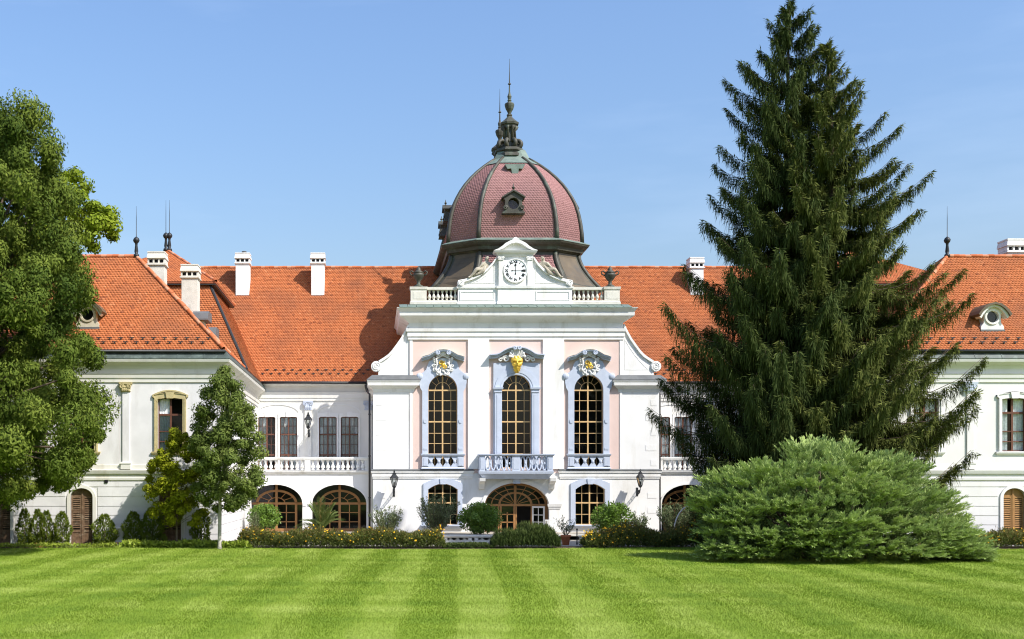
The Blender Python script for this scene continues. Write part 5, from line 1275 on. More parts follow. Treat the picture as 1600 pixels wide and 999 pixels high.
def clump(cl, c, r, n, L, W, tone, droop=.2, shell=.45, squash=.8):
    d = rdir(n); q = RNG.uniform(0, 1, n)**shell
    P = np.asarray(c)+d*(r*q)[:,None]*np.array([1,1,squash])
    tw = rdir(n); A = unit(tw-d*(tw*d).sum(1)[:,None]*.75+np.array([0,0,-droop*.8]))
    cl.add(P, A, L*RNG.uniform(.55,1.45,n), W*RNG.uniform(.6,1.35,n), tone+RNG.normal(0,.15,n)+.18*(q-.7), unit(d*1.0+rdir(n)*.42+np.array([0,0,.35])))
def limbs(mb, base, tips, r0, n=5, fork=.35):
    base = Vector(base)
    for tp in tips:
        tp = Vector(tp); a = base.lerp(tp, fork); a.z = base.z+(tp.z-base.z)*(fork+.12)
        pts = [base, base.lerp(a, .55)+Vector((random.uniform(-.1,.1),random.uniform(-.1,.1),0)), a, a.lerp(tp,.5)+Vector((random.uniform(-.2,.2),random.uniform(-.2,.2),.15)), tp]
        mb.tube(pts, [r0, r0*.8, r0*.6, r0*.35, r0*.1], n)
def profile_tree(name, label, cat, cx, d, prof, nclump, cr, per, L, W, leaf, bark, trunk_r, base_px=None, depth=1.0, keep=None, droop=.25, group=None, shell_bias=.5, seed=1, fork_py=None, ground=LAWN_Z, squash=.8, tonebase=.5, tvar=.12):
    """prof: (py, half width left, half width right) in photo pixels around cx"""
    rs = np.random.RandomState(seed); k = d/F
    bx_ = X0_ = (cx-VX)*k if base_px is None else (base_px-VX)*k
    t = thing(name, label, cat, (bx_, d, ground), group)
    pys = np.array([p[0] for p in prof], float); hl = np.array([p[1] for p in prof], float); hr = np.array([p[2] for p in prof], float)
    area = np.interp(np.linspace(pys[0], pys[-1], 200), pys, hl+hr); cum = np.cumsum(area)/area.sum()
    cl = Cloud(); tips = []; placed = 0
    for i in range(nclump):
        py = np.interp((i+rs.uniform())/nclump, cum, np.linspace(pys[0], pys[-1], 200)); a = rs.uniform(0, 2*math.pi); q = rs.uniform()**shell_bias
        l, r_ = np.interp(py, pys, hl), np.interp(py, pys, hr); u, v = q*math.cos(a), q*math.sin(a)
        px = cx+(u*r_ if u > 0 else u*l); crp = cr/k*.8
        px = min(px, cx+max(r_-crp, 0)) if u > 0 else max(px, cx-max(l-crp, 0))
        c = ((px-VX)*k, d+v*(l+r_)/2*k*depth, ZC+(HZ-py)*k)
        m_ = 1.0
        if keep is not None: m_ = keep(px, py)
        if m_ <= 0: continue
        n = int(per*m_*rs.uniform(.7,1.3)); tb = tonebase+rs.normal(0,tvar)
        clump(cl, c, cr*rs.uniform(.5,1.4), max(6,n), L/(m_**.3), W/(m_**.3), tb, droop, squash=squash)
        if rs.uniform() < .35: tips.append(c)
    mb = MB(); zt = ZC+(HZ-pys[0])*k
    zf = ZC+(HZ-(fork_py or pys[-1]))*k
    topc = ((cx-VX)*k, d, zf+(zt-zf)*.8)
    mb.tube([(bx_,d,ground-.1),(bx_,d,ground+.25),(bx_+(topc[0]-bx_)*.1,d,zf),((bx_+topc[0])/2,d,(zf+topc[2])/2),topc], [trunk_r*1.5,trunk_r,trunk_r*.85,trunk_r*.5,trunk_r*.08], 9)
    for c in tips:
        zb = min(c[2]-.3, zf+(c[2]-zf)*.45); f_ = max(0,min(1,(zb-zf)/max(.1,topc[2]-zf))); b = Vector((bx_+(topc[0]-bx_)*(.1+.9*f_), d, max(zf, zb)))
        mb.tube([b, b.lerp(Vector(c), .5)+Vector((0,0,.15)), c], [trunk_r*.28, trunk_r*.16, trunk_r*.05], 4)
    mb.build('trunk', bark, t, True); cl.build('crown', leaf, t)
    return t
# big ash at the left edge: its trunk stands outside the picture
profile_tree('ash_tree', 'large dark green tree with drooping foliage cut off by the left edge', 'tree', -60, 57.0,
    [(156,60,84),(188,110,138),(215,140,165),(250,160,168),(300,190,178),(350,210,190),(400,220,198),(450,230,205),(500,235,212),(550,240,222),(600,240,232),(645,235,238),(690,220,228),(730,190,200),(760,150,160),(778,90,110)],
    540, .85, 860, .20, .085, M['ash'], M['bark'], .5, depth=.9, keep=lambda px, py: 1.0 if px > -35 else .12, droop=.85, shell_bias=.42, seed=5, fork_py=700, squash=.95, tvar=.2)
profile_tree('maple_tree', 'bright yellow-green tree peeking out behind the large left tree', 'tree', 75, 62.0,
    [(272,20,54),(298,40,80),(322,50,100),(345,60,118),(368,60,112),(388,55,78),(408,40,48)],
    105, .58, 240, .21, .15, M['maple'], M['bark'], .22, base_px=-60, depth=.6, keep=lambda px, py: 1.0 if px > 60 else .25, droop=.2, shell_bias=.45, seed=8)
profile_tree('young_tree', 'slim young tree with a pale trunk and egg-shaped dark crown', 'tree', 352, 61.6,
    [(572,4,6),(590,20,22),(612,36,34),(640,48,46),(680,56,60),(720,60,68),(752,60,66),(778,50,52),(794,26,26)],
    140, .48, 400, .16, .080, M['young'], M['palebark'], .105, base_px=343, depth=.95, droop=.6, shell_bias=.62, seed=3, fork_py=785, tonebase=.5)
profile_tree('lime_tree', 'small yellow-green bushy tree beside the young tree', 'tree', 276, 63.1,
    [(670,6,10),(684,22,26),(700,34,40),(725,48,48),(750,52,52),(775,50,54),(800,44,52),(818,26,40)],
    115, .36, 170, .16, .095, M['lime'], M['bark'], .07, depth=.75, droop=.25, shell_bias=.5, seed=6, fork_py=835)

# spruces
def spruce(name, label, cx, d, ytop, ylow, prof, leaf, seed, dens=1.0, hang=.5, skirt=0.0, lean=0.0):
    rs = np.random.RandomState(seed); k = d/F; x0 = (cx-VX)*k; zt = ZC+(HZ-ytop)*k; zl = ZC+(HZ-ylow)*k
    t = thing(name, label, 'tree', (x0, d, LAWN_Z), 'tall spruces beside the juniper')
    mb = MB(); H = zt-LAWN_Z
    mb.tube([(x0,d,LAWN_Z-.1),(x0,d,LAWN_Z+.4),(x0,d,LAWN_Z+H*.4),(x0+lean*.6,d,LAWN_Z+H*.8),(x0+lean,d,zt-.2)], [.55,.42,.30,.12,.02], 9)
    pys = np.array([p[0] for p in prof], float); hl = np.array([p[1] for p in prof], float); hr = np.array([p[2] for p in prof], float)
    cl = Cloud(); z = zt-.15; ang = 0.0
    up = np.array([0,0,1.0])
    while z > zl:
        f = (zt-z)/(zt-zl); py = HZ-(z-ZC)/k
        nb = 4 if f < .25 else (5 if f < .5 else 8)
        for b in range(nb):
            ang += 2.39996+rs.normal(0,.25); ca, sa = math.cos(ang), math.sin(ang)
            lw = np.interp(py, pys, hr if ca > 0 else hl)*k; lo_ = .5*(np.interp(py, pys, hl)+np.interp(py, pys, hr))*k
            Lb = (abs(ca)*lw+(1-abs(ca))*lo_)*(rs.uniform(.86,1.04) if rs.uniform() < .6 else rs.uniform(.5,.85))
            Lb *= (.86+.24*abs(math.sin(z*1.15+seed+.8*math.sin(ang)))**.7)       # uneven tiers
            Lb *= (.64+.36*ca*ca) if sa > 0 else (.82+.18*ca*ca)      # the crown is shallower than wide
            Lb = max(Lb, .25)
            Aq = .62-1.12*min(1, f*2.2)+rs.normal(0,.09); Bq = .16+.40*min(1, f*2.0)
            zz0 = z+rs.uniform(-.25,.25)-Lb*(Aq+Bq)*.85    # so that the tip comes to the outline's height
            xb = x0+lean*max(0,(z-LAWN_Z)/H)
            def pt(s): return np.stack([xb+ca*Lb*s, d+sa*Lb*s, zz0+Lb*(Aq*s+Bq*s**3)], -1)
            S = np.linspace(0, 1, 7); mb.tube([tuple(p) for p in pt(S)], [max(.012,.05*Lb/5*(1.05-s_)) for s_ in S], 3)
            o = np.array([ca,sa,0]); sd_ = np.array([-sa,ca,0])
            ns = max(4, int(Lb*8.0*dens)); s = (np.arange(ns)+rs.uniform(0,1,ns))/ns; s = .12+.88*s
            base = pt(s)
            for sg in (-1, 1):
                l2 = (.15+.20*min(1, f*1.6)+.28*Lb*(1-s)**1.1*np.minimum(1, s*3))*rs.uniform(.45,1.2,ns); l2 = np.minimum(l2, 1.3)
                dr = unit(o*rs.uniform(.5,.95,ns)[:,None]+sg*sd_*rs.uniform(.5,.95,ns)[:,None]+up*rs.normal(.02,.12,ns)[:,None])
                m_ = 6
                for j in range(m_):
                    u = (j+rs.uniform(.2,.8,ns))/m_; P = base+dr*(l2*u)[:,None]-up*(hang*.5*l2*u*u)[:,None]
                    # along the side twig, and hanging from it
                    A1 = unit(dr+rs.normal(0,.28,(ns,3))-up*.18)
                    cl.add(P, A1, rs.uniform(.20,.40,ns), rs.uniform(.042,.07,ns), .36+.30*s+.22*(u-.3)+rs.normal(0,.13,ns), unit(o*.5+up*.9+rs.normal(0,.4,(ns,3))))  # tone drops towards the trunk: the crown's inner shade painted into the needles
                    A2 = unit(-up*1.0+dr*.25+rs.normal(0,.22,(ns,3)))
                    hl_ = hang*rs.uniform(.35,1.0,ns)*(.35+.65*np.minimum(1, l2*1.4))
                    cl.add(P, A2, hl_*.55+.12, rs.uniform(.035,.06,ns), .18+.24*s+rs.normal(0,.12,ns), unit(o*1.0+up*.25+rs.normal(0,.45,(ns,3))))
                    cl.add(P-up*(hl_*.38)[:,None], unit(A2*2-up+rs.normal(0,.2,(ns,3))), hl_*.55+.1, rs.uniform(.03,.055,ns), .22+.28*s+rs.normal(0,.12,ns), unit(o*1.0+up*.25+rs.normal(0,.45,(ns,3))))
            # upright shoots at the tip
            nt = 7; st = rs.uniform(.85,1.0,nt); cl.add(pt(st), unit(o+up*.45+rs.normal(0,.35,(nt,3))), rs.uniform(.22,.45,nt), .05, .7+rs.normal(0,.1,nt))
        z -= .44+.22*f
    # leader
    n = 60; zz_ = rs.uniform(zt-1.2, zt+.05, n); P = np.stack([np.full(n, x0+lean), np.full(n, d), zz_], 1)
    cl.add(P, unit(rs.normal(0,.7,(n,3))+up*.7), rs.uniform(.2,.38,n), .07, .6)
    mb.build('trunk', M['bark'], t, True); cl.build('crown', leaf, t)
    return t
spruce('spruce_tree', 'tallest dark spruce with hanging twigs, left of the paired spruces', 1226, 62.0, 4, 835,
    [(4,4,4),(25,28,36),(60,34,50),(100,80,60),(150,104,76),(190,112,84),(240,116,92),(265,118,96),(300,138,104),(345,130,112),(380,172,124),(405,186,130),(470,204,140),(520,200,150),(600,204,160),(660,178,160),(720,172,150),(790,160,140),(835,140,130)],
    M['spruce_a'], 21, 1.1, 1.1, lean=.25)
spruce('spruce_tree', 'lighter olive spruce with a lower top, right of the paired spruces', 1304, 60.8, 70, 790,
    [(70,6,5),(100,26,22),(130,44,44),(155,60,62),(185,76,86),(240,92,118),(265,98,132),(300,104,138),(345,108,130),(380,112,132),(420,124,164),(460,132,194),(500,136,188),(560,140,192),(600,142,194),(640,144,196),(690,140,184),(740,132,168),(790,120,150)],
    M['spruce_b'], 33, 1.1, .8, lean=-.3)

# spreading juniper
def juniper():
    d = 54.5; k = d/F; rs = np.random.RandomState(4)
    t = thing('spreading_juniper', 'huge blue-green spreading juniper mound at the foot of the spruces', 'shrub', ((1295-VX)*k, d, LAWN_Z))
    hp = [(1066,862),(1082,815),(1105,770),(1135,735),(1180,712),(1230,690),(1275,668),(1340,682),(1400,716),(1440,758),(1470,800),(1505,835),(1534,862)]
    hx = np.array([p[0] for p in hp], float); hy = np.array([p[1] for p in hp], float)
    cl = Cloud(); DYH = 3.6
    def surf(px, ph, q):
        h = max((ZC+(HZ-np.interp(px, hx, hy))*k)-LAWN_Z, .25); edge = math.sqrt(max(.08, 1-((px-1300)/236)**2))
        return np.array([(px-VX)*k, d-DYH*edge*math.cos(ph)*q, LAWN_Z+.05+h*(math.sin(ph)**.85)*q*.95])
    def plume(P, out, Lp, tb, n=34):
        s = (np.arange(n)+.5)/n; root = P-out*Lp*.6
        ax = root+out*(Lp*s)[:,None]-np.array([0,0,1])*(.14*Lp*s*s)[:,None]
        sv = np.cross(out, [0,0,1]); sv /= max(1e-6, np.linalg.norm(sv)); uv = np.cross(sv, out)
        sg = np.where(np.arange(n) % 2, 1, -1)
        side = sv*(sg*rs.uniform(.35,1.0,n))[:,None]+uv*(rs.normal(.12,.35,n))[:,None]
        A = unit(out+side*.75); Lq = (.27*(1-.6*s)+.07)*rs.uniform(.7,1.2,n)
        cl.add(ax, A, Lq, .048*rs.uniform(.8,1.3,n), tb+.22*(s-.5)+rs.normal(0,.09,n), unit(uv+rs.normal(0,.4,(n,3))))
    for i in range(1300):                         # inner growth toned dark, the mound's inner shade put into colour
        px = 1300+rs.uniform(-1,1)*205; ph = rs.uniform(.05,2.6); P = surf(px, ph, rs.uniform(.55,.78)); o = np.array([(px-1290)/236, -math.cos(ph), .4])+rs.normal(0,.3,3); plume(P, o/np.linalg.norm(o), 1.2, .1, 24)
    for i in range(500):  # more low inner growth in the same painted-in dark tone
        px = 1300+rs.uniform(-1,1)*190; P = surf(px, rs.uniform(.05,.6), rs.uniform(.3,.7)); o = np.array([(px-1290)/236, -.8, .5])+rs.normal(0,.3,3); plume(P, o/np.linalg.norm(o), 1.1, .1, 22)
    xlo, xhi = (1078-VX)*k, (1508-VX)*k
    for i in range(165):                          # overlapping layered tufts
        px = 1300+(((i*.618034) % 1)*2-1)*205; low = i % 4 == 0
        ph = rs.uniform(.03,.30) if low else .18+1.75*rs.uniform(); c = surf(px, ph, .87+rs.normal(0,.075)); r = rs.uniform(.7,1.35)
        o0 = np.array([(px-1290)/236*.75, -math.cos(ph)*.8, .28+.35*math.sin(ph)]); o0 /= np.linalg.norm(o0); tb = .52+rs.normal(0,.10)
        for m_ in range(24):
            dv = rs.normal(size=3)+o0*1.0; dv[2] = abs(dv[2])*.8-(.35 if low else .02); dv /= np.linalg.norm(dv)
            P = c+dv*np.array([1.1,1.0,.40])*r*rs.uniform(.7,1.0)
            if P[2] < LAWN_Z+.1: P[2] = LAWN_Z+.1+abs(rs.normal(0,.1))
            P[0] = min(max(P[0], xlo+rs.uniform(0,.5)), xhi-rs.uniform(0,.5))
            o = dv*.75+o0*.75+np.array([.0,0,.1])+rs.normal(0,.15,3); plume(P, o/np.linalg.norm(o), rs.uniform(.5,1.0), tb, 30)
    mb = MB()
    for i in range(26):
        px = 1300+random.uniform(-200,200); h = (ZC+(HZ-np.interp(px, hx, hy))*k)-LAWN_Z
        b = Vector(((1300+(px-1300)*.25-VX)*k, d+random.uniform(-.4,.8), LAWN_Z)); e = Vector(((px-VX)*k, d+random.uniform(-2.4,1.5), LAWN_Z+h*.72))
        mb.tube([b, b.lerp(e,.4)+Vector((0,0,.3)), e], [.11,.07,.02], 5)
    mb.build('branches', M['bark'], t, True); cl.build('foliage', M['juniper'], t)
juniper()

# small evergreens along the left wing
def thuja(px, py_top, hw, lab, d=64.5, base=.44, seed=0, twin=False):
    rs = np.random.RandomState(seed+50); k = d/F; x0 = (px-VX)*k; H = ZC+(HZ-py_top)*k-base; Rr = hw*k*1.22
    t = thing('columnar_evergreen', lab, 'shrub', (x0, d, base), 'small evergreens along the left wing')
    n = int(1100*H*Rr/.5); cl = Cloud(); f = rs.uniform(0,1,n)**1.25; a = rs.uniform(0,2*math.pi,n)
    lob = 1+.18*np.sin(a*3+f*9+seed)+.14*np.sin(f*17+a*2+seed*2)
    r = Rr*np.minimum(1,(1.03-f)*2.3)**.7*np.minimum(1,.72+f*1.5)*lob*rs.uniform(.55,1.0,n)**.5
    P = np.stack([x0+r*np.cos(a), d+r*np.sin(a), base+.05+f*H*.93], 1)
    A = unit(np.stack([np.cos(a)*.5, np.sin(a)*.5, np.full(n,.9)], 1)+rs.normal(0,.35,(n,3)))
    cl.add(P, A, rs.uniform(.10,.20,n), rs.uniform(.04,.075,n), .45+.2*np.sin(a*3+f*9+seed)+rs.normal(0,.15,n))
    MB().tube([(x0,d,base-.1),(x0,d,base+H*.6)], [.05,.02], 5).build('stem', M['bark'], t); cl.build('foliage', M['thuja'], t)
for i, (px, yt, hw, lab) in enumerate([(38,794,8.5,'leftmost small evergreen beside the half-cut shutter'), (59,795,8,'small evergreen left of the two touching ones between the shutters'), (72.5,797,8,'small evergreen right of the two touching ones between the shutters'),
        (97,799,10,'small evergreen standing against the edge of the arched shutter'), (163,804,14.5,'stout rounded evergreen just right of the arched shutter'), (208,799,12,'small pointed evergreen right of the utility cabinet'),
        (238,792,15,'broad evergreen under the yellow-green bushy tree'), (314,795,11,'narrow evergreen between the bushy tree and the young tree trunk')]):
    thuja(px, yt, hw, lab, seed=i)

# palm, potted and terrace shrubs
def bush(name, lab, cat, px, py, rx, ry, d, leaf, n, L, W, stem=True, pot=None, base=.6, up=.2, droop=.1, seed=0, group=None, shell=.5):
    rs = np.random.RandomState(seed+90); k = d/F; c = np.array([(px-VX)*k, d, ZC+(HZ-py)*k]); r = np.array([rx*k, rx*k*.85, ry*k])
    t = thing(name, lab, cat, (c[0], d, base), group)
    cl = Cloud(); nc = 26
    for i in range(nc):
        dv = rs.normal(size=3); dv /= np.linalg.norm(dv); q = rs.uniform(.35,.8)
        clump(cl, c+dv*r*q, float(rx*k*.34), n//nc, L, W, .48+rs.normal(0,.12), droop, .5)
    m_ = n//3; dv = rdir(m_); cl.add(c+dv*r*(RNG.uniform(.3,.98,m_)**shell)[:,None], unit(dv+rdir(m_)*.8+np.array([0,0,up])), L*RNG.uniform(.7,1.2,m_), W, .5+RNG.normal(0,.2,m_))
    if stem:
        mb = MB(); mb.tube([(c[0],d,base-.05),(c[0]+.02,d,c[2]-r[2]*.6),(c[0],d,c[2])], [.06,.05,.02], 6)
        for i in range(6): a = i*1.05; mb.tube([(c[0],d,c[2]-r[2]*.7),(c[0]+r[0]*.5*math.cos(a),d+r[1]*.5*math.sin(a),c[2]+r[2]*.2)], [.035,.01], 4)
        mb.build('stem', M['bark'], t)
    if pot: make_pot(t, c[0], d, base, pot)
    cl.build('foliage', leaf, t); return t
def make_pot(t, x, d, z, h):
    MB().lathe([(h*.32,z),(h*.45,z+h*.8),(h*.52,z+h*.82),(h*.52,z+h),(h*.44,z+h),(h*.42,z+h*.9)], x, d, 14).build('pot', M['terracotta'], t, True)
def stemmy(name, lab, px, ybase, ytop, hw, d, leaf, nst, base, seed=0, pot=None, L=.17, W=.035, per=42, group=None):
    """upright many-stemmed shrub with narrow leaves"""
    rs = np.random.RandomState(seed+130); k = d/F; x0 = (px-VX)*k; zb = ZC+(HZ-ybase)*k; H = ZC+(HZ-ytop)*k-zb
    t = thing(name, lab, 'shrub', (x0, d, base), group); cl = Cloud(); mb = MB()
    if pot: make_pot(t, x0, d, base, pot)
    else: mb.tube([(x0,d,base-.05),(x0,d,zb+.1)], .05, 6)
    for i in range(nst):
        a = rs.uniform(0,2*math.pi); q = rs.uniform(.1,1)**.6*hw*k; h = H*rs.uniform(.6,1.0)*(1-.25*(q/(hw*k))**2)
        e = np.array([x0+q*math.cos(a), d+q*math.sin(a)*.8, zb+h]); b = np.array([x0, d, zb])
        s = np.linspace(0,1,5); pts = b+(e-b)*s[:,None]+np.array([math.cos(a),math.sin(a),0])*(.12*q*np.sin(s*math.pi))[:,None]
        mb.tube([tuple(p) for p in pts], [.018,.015,.012,.009,.005], 4)
        n = per; u = rs.uniform(.3,1.02,n); P = np.stack([np.interp(u, s, pts[:,j]) for j in range(3)], 1)
        A = unit(rs.normal(0,.55,(n,3))+np.array([math.cos(a)*.3,math.sin(a)*.3,.65]))
        cl.add(P+rs.normal(0,.06,(n,3)), A, L*rs.uniform(.7,1.25,n), W*rs.uniform(.8,1.3,n), .4+rs.normal(0,.22,n))
    mb.build('stems', M['bark'], t); cl.build('foliage', leaf, t); return t
bush('standard_bush', 'round clipped bright bush in front of the first gallery arch', 'shrub', 413, 808, 27, 21, 76.2, M['citrus'], 4500, .15, .08, seed=1)
bush('citrus_bush', 'dense round green bush left of the open door', 'shrub', 750, 810, 35, 24, 75.9, M['citrus'], 7000, .17, .09, seed=2)
bush('citrus_bush', 'round green bush under the right ground-floor window', 'shrub', 957, 810, 34, 25, 75.9, M['citrus'], 6500, .17, .09, seed=3)
stemmy('oleander_shrub', 'loose oleander beside the left downpipe and lantern', 603, 838, 786, 27, 76, M['oleander'], 34, .6, 1, L=.2, W=.05, per=60)
stemmy('oleander_shrub', 'tall loose oleander in front of the left ground-floor window', 684, 838, 768, 33, 75.8, M['oleander'], 60, .6, 2, L=.2, W=.05, per=70)
stemmy('potted_oleander', 'small oleander in a terracotta pot right of the door', 884, 839, 803, 19, 69.0, M['oleander'], 13, .3, 3, pot=.62, per=30)
stemmy('oleander_shrub', 'loose shrub in front of the right gallery arch', 1054, 838, 778, 26, 75, M['oleander'], 44, .6, 4, L=.2, W=.05, per=60)
stemmy('oleander_shrub', 'thin shrub under the lantern right of the round bush', 998, 838, 800, 17, 74.5, M['oleander'], 22, .6, 5, L=.2, W=.05, per=50)
stemmy('oleander_shrub', 'small shrub at the left end of the gallery arches', 397, 838, 795, 14, 75, M['oleander'], 14, .6, 6)
def palm():
    d = 76.0; k = d/F; c = np.array([(503-VX)*k, d, ZC+(HZ-829)*k]); rs = np.random.RandomState(3)
    t = thing('potted_palm', 'feathery palm in front of the second gallery arch', 'palm', (c[0], d, .6))
    MB().lathe([(.16,.6),(.24,.75),(.2,c[2]+.1),(.1,c[2]+.3)], c[0], d, 10).build('stem', M['bark'], t)
    for i in range(24):
        a = i*2.4+rs.uniform(-.2,.2); el = R(rs.uniform(28,80)); L = rs.uniform(1.6,2.5); s = np.linspace(0,1,9)
        o = np.array([math.cos(a),math.sin(a)*.8,0]); h = np.array([0,0,1.0])
        sp = c+o*(L*s*math.cos(el))[:,None]+h*(L*s*math.sin(el)-L*.55*(s**2.2)*math.cos(el)*1.1)[:,None]
        cl = Cloud(); n = 46; u = np.linspace(.15,1,n); P = np.stack([np.interp(u, s, sp[:,j]) for j in range(3)], 1); tg = unit(np.stack([np.interp(u, s, np.gradient(sp[:,j])) for j in range(3)], 1))
        for sg in (-1, 1):
            sv = unit(np.cross(tg, h))*sg; A = unit(sv*.9+tg*.75+h*.25+rs.normal(0,.08,(n,3)))
            cl.add(P, A, (.44*np.sin(u*2.6)+.10), .035, rs.uniform(.3,.75)+rs.normal(0,.1,n), unit(h+rs.normal(0,.2,(n,3))))
        fr = cl.build('frond', M['palm'], t)
        MB().tube([tuple(p) for p in sp], [.03,.028,.025,.022,.018,.015,.012,.008,.005], 4).build('rachis', M['palm'], fr)
palm()

# flower beds, hedges and low plants (nobody could count these)
def bed(name, lab, cat, px0, px1, d0, d1, h, n, leaf, L, W, flowers=0, fcol='petal', up=.9, base=.44, hn=.25, seed=0, fl_lo=.6):
    rs = np.random.RandomState(seed+200); x0, x1 = (px0-VX)*((d0+d1)/2)/F, (px1-VX)*((d0+d1)/2)/F
    def top(x, y): return h*(1+hn*(.5*np.sin(x*1.7+seed)+.3*np.sin(x*4.1+y*3)+.3*np.sin(x*9.3+seed*2+y*5)))
    cl = Cloud(); x = rs.uniform(x0,x1,n); y = rs.uniform(d0,d1,n); e = np.minimum(1, np.minimum(x-x0, x1-x)/.5+.35); z = base+top(x,y)*e*rs.uniform(.02,1,n)**.8
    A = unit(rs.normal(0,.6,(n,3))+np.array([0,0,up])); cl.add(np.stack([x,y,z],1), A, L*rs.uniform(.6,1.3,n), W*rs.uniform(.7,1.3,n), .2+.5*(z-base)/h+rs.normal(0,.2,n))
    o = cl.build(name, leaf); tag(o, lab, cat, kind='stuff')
    if flowers:
        m_ = flowers; x = rs.uniform(x0,x1,m_); y = rs.uniform(d0,d0+(d1-d0)*.8,m_); dn = .5+.5*np.sin(x*1.1+seed*3)+.3*np.sin(x*3.3); kp = rs.uniform(0,1,m_) < .25+.75*dn; x, y = x[kp], y[kp]; m_ = len(x)
        z = base+top(x,y)*rs.uniform(fl_lo,1.08,m_); V = []; Fq = []; T = []
        for i in range(m_):
            r = rs.uniform(.04,.07); nrm = Vector((rs.normal(.25,.4), -1+rs.normal(0,.3), .75+rs.normal(0,.3))).normalized(); u = nrm.orthogonal().normalized(); w = nrm.cross(u); c = Vector((x[i],y[i],z[i]+.03))
            b = len(V); V.append(c+nrm*.012)
            for j in range(8): a = j*math.pi/4; V.append(c+(u*math.cos(a)+w*math.sin(a))*r*(1 if j % 2 == 0 else .6))
            for j in range(0,8,2): Fq.append([b, b+1+j, b+1+(j+1) % 8, b+1+(j+2) % 8]); T.append(rs.uniform())
        f = np_mesh('flower_heads', V, Fq, M[fcol], None, T); tag(f, 'yellow flower heads over '+lab, 'flowers', kind='stuff')
bed('yellow_flower_bed', 'long bed of yellow flowers below the left gallery', 'flower bed', 372, 694, 63.0, 64.7, .88, 30000, M['bedleaf'], .17, .045, 480, seed=1, fl_lo=.4, hn=.35)
bed('yellow_flower_bed', 'ragged bed of yellow flowers right of the terrace steps', 'flower bed', 911, 1100, 63.0, 65.0, .95, 20000, M['bedleaf'], .18, .05, 700, fl_lo=.4, seed=2, hn=.5)
bed('yellow_flower_bed', 'small flower bed at the right edge below the tan shutters', 'flower bed', 1515, 1760, 62.9, 64.7, .82, 15000, M['bedleaf'], .17, .05, 700, fl_lo=.3, seed=3, hn=.35)
bed('low_hedge', 'low clipped dark hedge below the terrace balustrade', 'hedge', 692, 768, 63.1, 64.3, .24, 5000, M['hedge'], .10, .05, seed=4, hn=.1)
bed('lavender_hedge', 'dark spiky hedge in front of the arched door', 'hedge', 768, 873, 63.1, 64.6, .92, 15000, M['hedge'], .24, .035, up=2.0, seed=5, hn=.5)
bed('hosta_row', 'row of yellow-green leafy ground plants below the young tree', 'ground cover', 188, 392, 62.5, 63.6, .34, 4600, M['hosta'], .19, .13, up=.45, seed=6)
bed('low_plants', 'low green plants along the foot of the left wing', 'ground cover', -220, 190, 63.0, 64.2, .20, 4200, M['hosta'], .14, .06, up=.7, seed=7)

# small things in the garden
Tq = PL(64.9)
t = thing('utility_cabinet', 'small pale utility cabinet with a red and white plate below the left wing', 'cabinet', (Tq.x(186), 64.9, .44))
MB().molding(Tq.x(180), Tq.x(192.5), 64.8, 65.3, [(.44,0),(Tq.z(827),0),(Tq.z(826.8),.03),(Tq.z(825),.03)]).build('case', M['paleston'], t)
MB().box(Tq.x(181.5), Tq.x(191), 64.78, 64.81, Tq.z(851), Tq.z(844)).build('plate', M['whitewood'], t)
for a, b in ((182, 184.6), (185.2, 187.6), (188.2, 190.6)): MB().box(Tq.x(a), Tq.x(b), 64.77, 64.782, Tq.z(850), Tq.z(847.2)).build('red_mark', M['red'], t)
Tq = PL(64.2); t = thing('flower_trough', 'small terracotta trough between the evergreens', 'trough', (Tq.x(62), 64.2, .44))
mb = MB(); mb.molding(Tq.x(57.5), Tq.x(67), 64.1, 64.35, [(.44,0),(.60,.02),(.605,.04),(.66,.04)]); mb.build('trough_body', M['terracotta'], t)
mb = MB(); mb.box(Tq.x(57.8), Tq.x(66.8), 64.11, 64.34, .655, .668); mb.build('potting_soil', M['soil'], t)
Tq = PL(69.5); t = thing('iron_post', 'thin dark post beside the terracotta pot', 'post', (Tq.x(901.5), 69.5, .30))
MB().lathe([(.06,.30),(.05,.42),(.035,.45),(.035,Tq.z(829)),(.06,Tq.z(828.6)),(.06,Tq.z(827)),(.015,Tq.z(825.5))], Tq.x(901.5), 69.5, 8).build('shaft', M['iron'], t)
t = thing('garden_hoop', 'white arched hoop rising from the shrubs before the right gallery', 'hoop', (PL(70).x(1076), 70, .3))
k70 = 70/F; cxh = PL(70).x(1083)
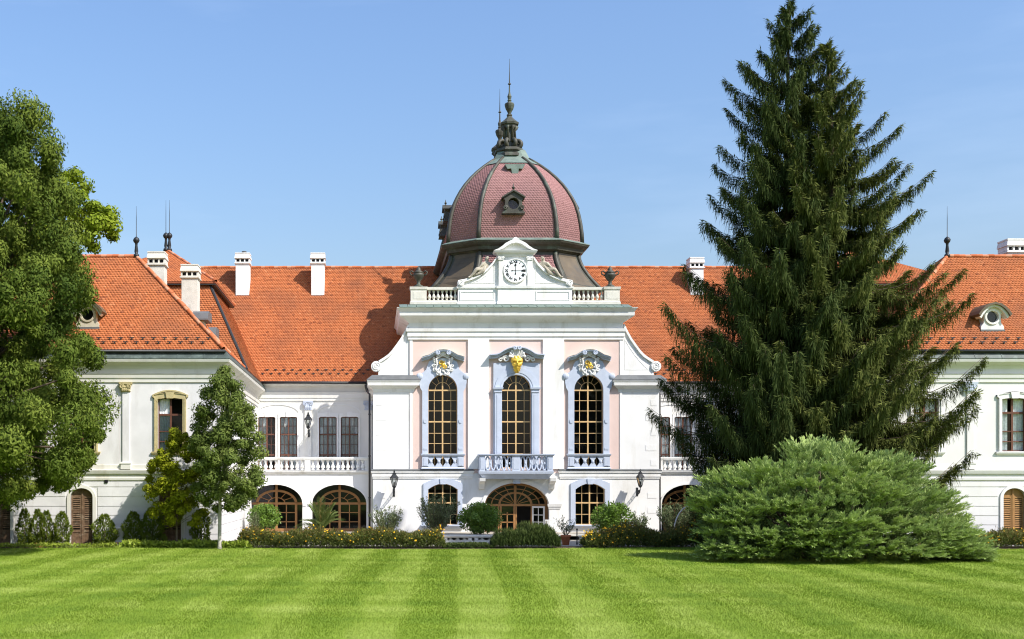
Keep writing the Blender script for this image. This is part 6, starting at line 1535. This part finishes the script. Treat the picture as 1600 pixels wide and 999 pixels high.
MB().tube([(cxh+1.2*math.cos(a), 70, 1.0+1.75*math.sin(a)) for a in np.linspace(math.pi*1.12, -.12*math.pi, 24)], .04, 6).build('bow', M['whitewood'], t, True)
for s in (-1, 1): MB().tube([(cxh+s*1.12, 70, .3), (cxh+s*1.12, 70, .38)], .09, 8).build('foot', M['whitewood'], t)
Tq = PL(78.6); x0, zf = Tq.x(858), .605
t = thing('garden_chair', 'small white garden chair just right of the open door', 'chair', (x0, 78.6, zf))
for dx in (-.22, .22):
    for dy in (-.2, .2): MB().tube([(x0+dx,78.6+dy,zf),(x0+dx*.95,78.6+dy*.95,zf+.44)], .018, 6).build('leg', M['whitewood'], t)
MB().box(x0-.24, x0+.24, 78.37, 78.83, zf+.43, zf+.47).build('seat', M['whitewood'], t)
mb = MB()
for i in range(5): mb.box(x0-.22+i*.1, x0-.17+i*.1, 78.80, 78.83, zf+.47, zf+.88)
mb.box(x0-.25, x0+.25, 78.79, 78.84, zf+.86, zf+.93); mb.build('backrest', M['whitewood'], t)

# ------------------------------------------------------------------ grass
def grass():
    n = 700000; q = RNG.uniform(0,1,n); d = 23.0*(62.8/23.0)**(q**.88); px = np.where(RNG.uniform(0,1,n) < .78, RNG.uniform(-60,1660,n), np.where(RNG.uniform(0,1,n) < .5, RNG.uniform(-520,-60,n), RNG.uniform(1660,2120,n)))
    x = (px-VX)*d/F; z = lawn_z(x, d)-.005
    lay = np.sin((x-d*.075)*2*math.pi/3.1)
    A = unit(np.stack([RNG.normal(0,.45,n), RNG.normal(0,.35,n)+.35*np.sign(lay), np.full(n,.85)], 1))
    L = RNG.uniform(.035,.075,n)*(.8+d/90); W = RNG.uniform(.008,.016,n)*(.6+d/45)
    S = unit(np.cross(A, RNG.normal(size=(n,3)))); P = np.stack([x,d,z],1)
    V = np.stack([P-S*W[:,None]*.5, P+S*W[:,None]*.5, P+A*L[:,None]], 1).reshape(-1,3)
    o = np_mesh('grass', V, np.arange(n*3).reshape(n,3), M['blade'], None, np.clip(RNG.normal(.5,.25,n),0,1)); tag(o, 'short mown grass with lighter and darker stripes', 'grass', kind='stuff')
grass()
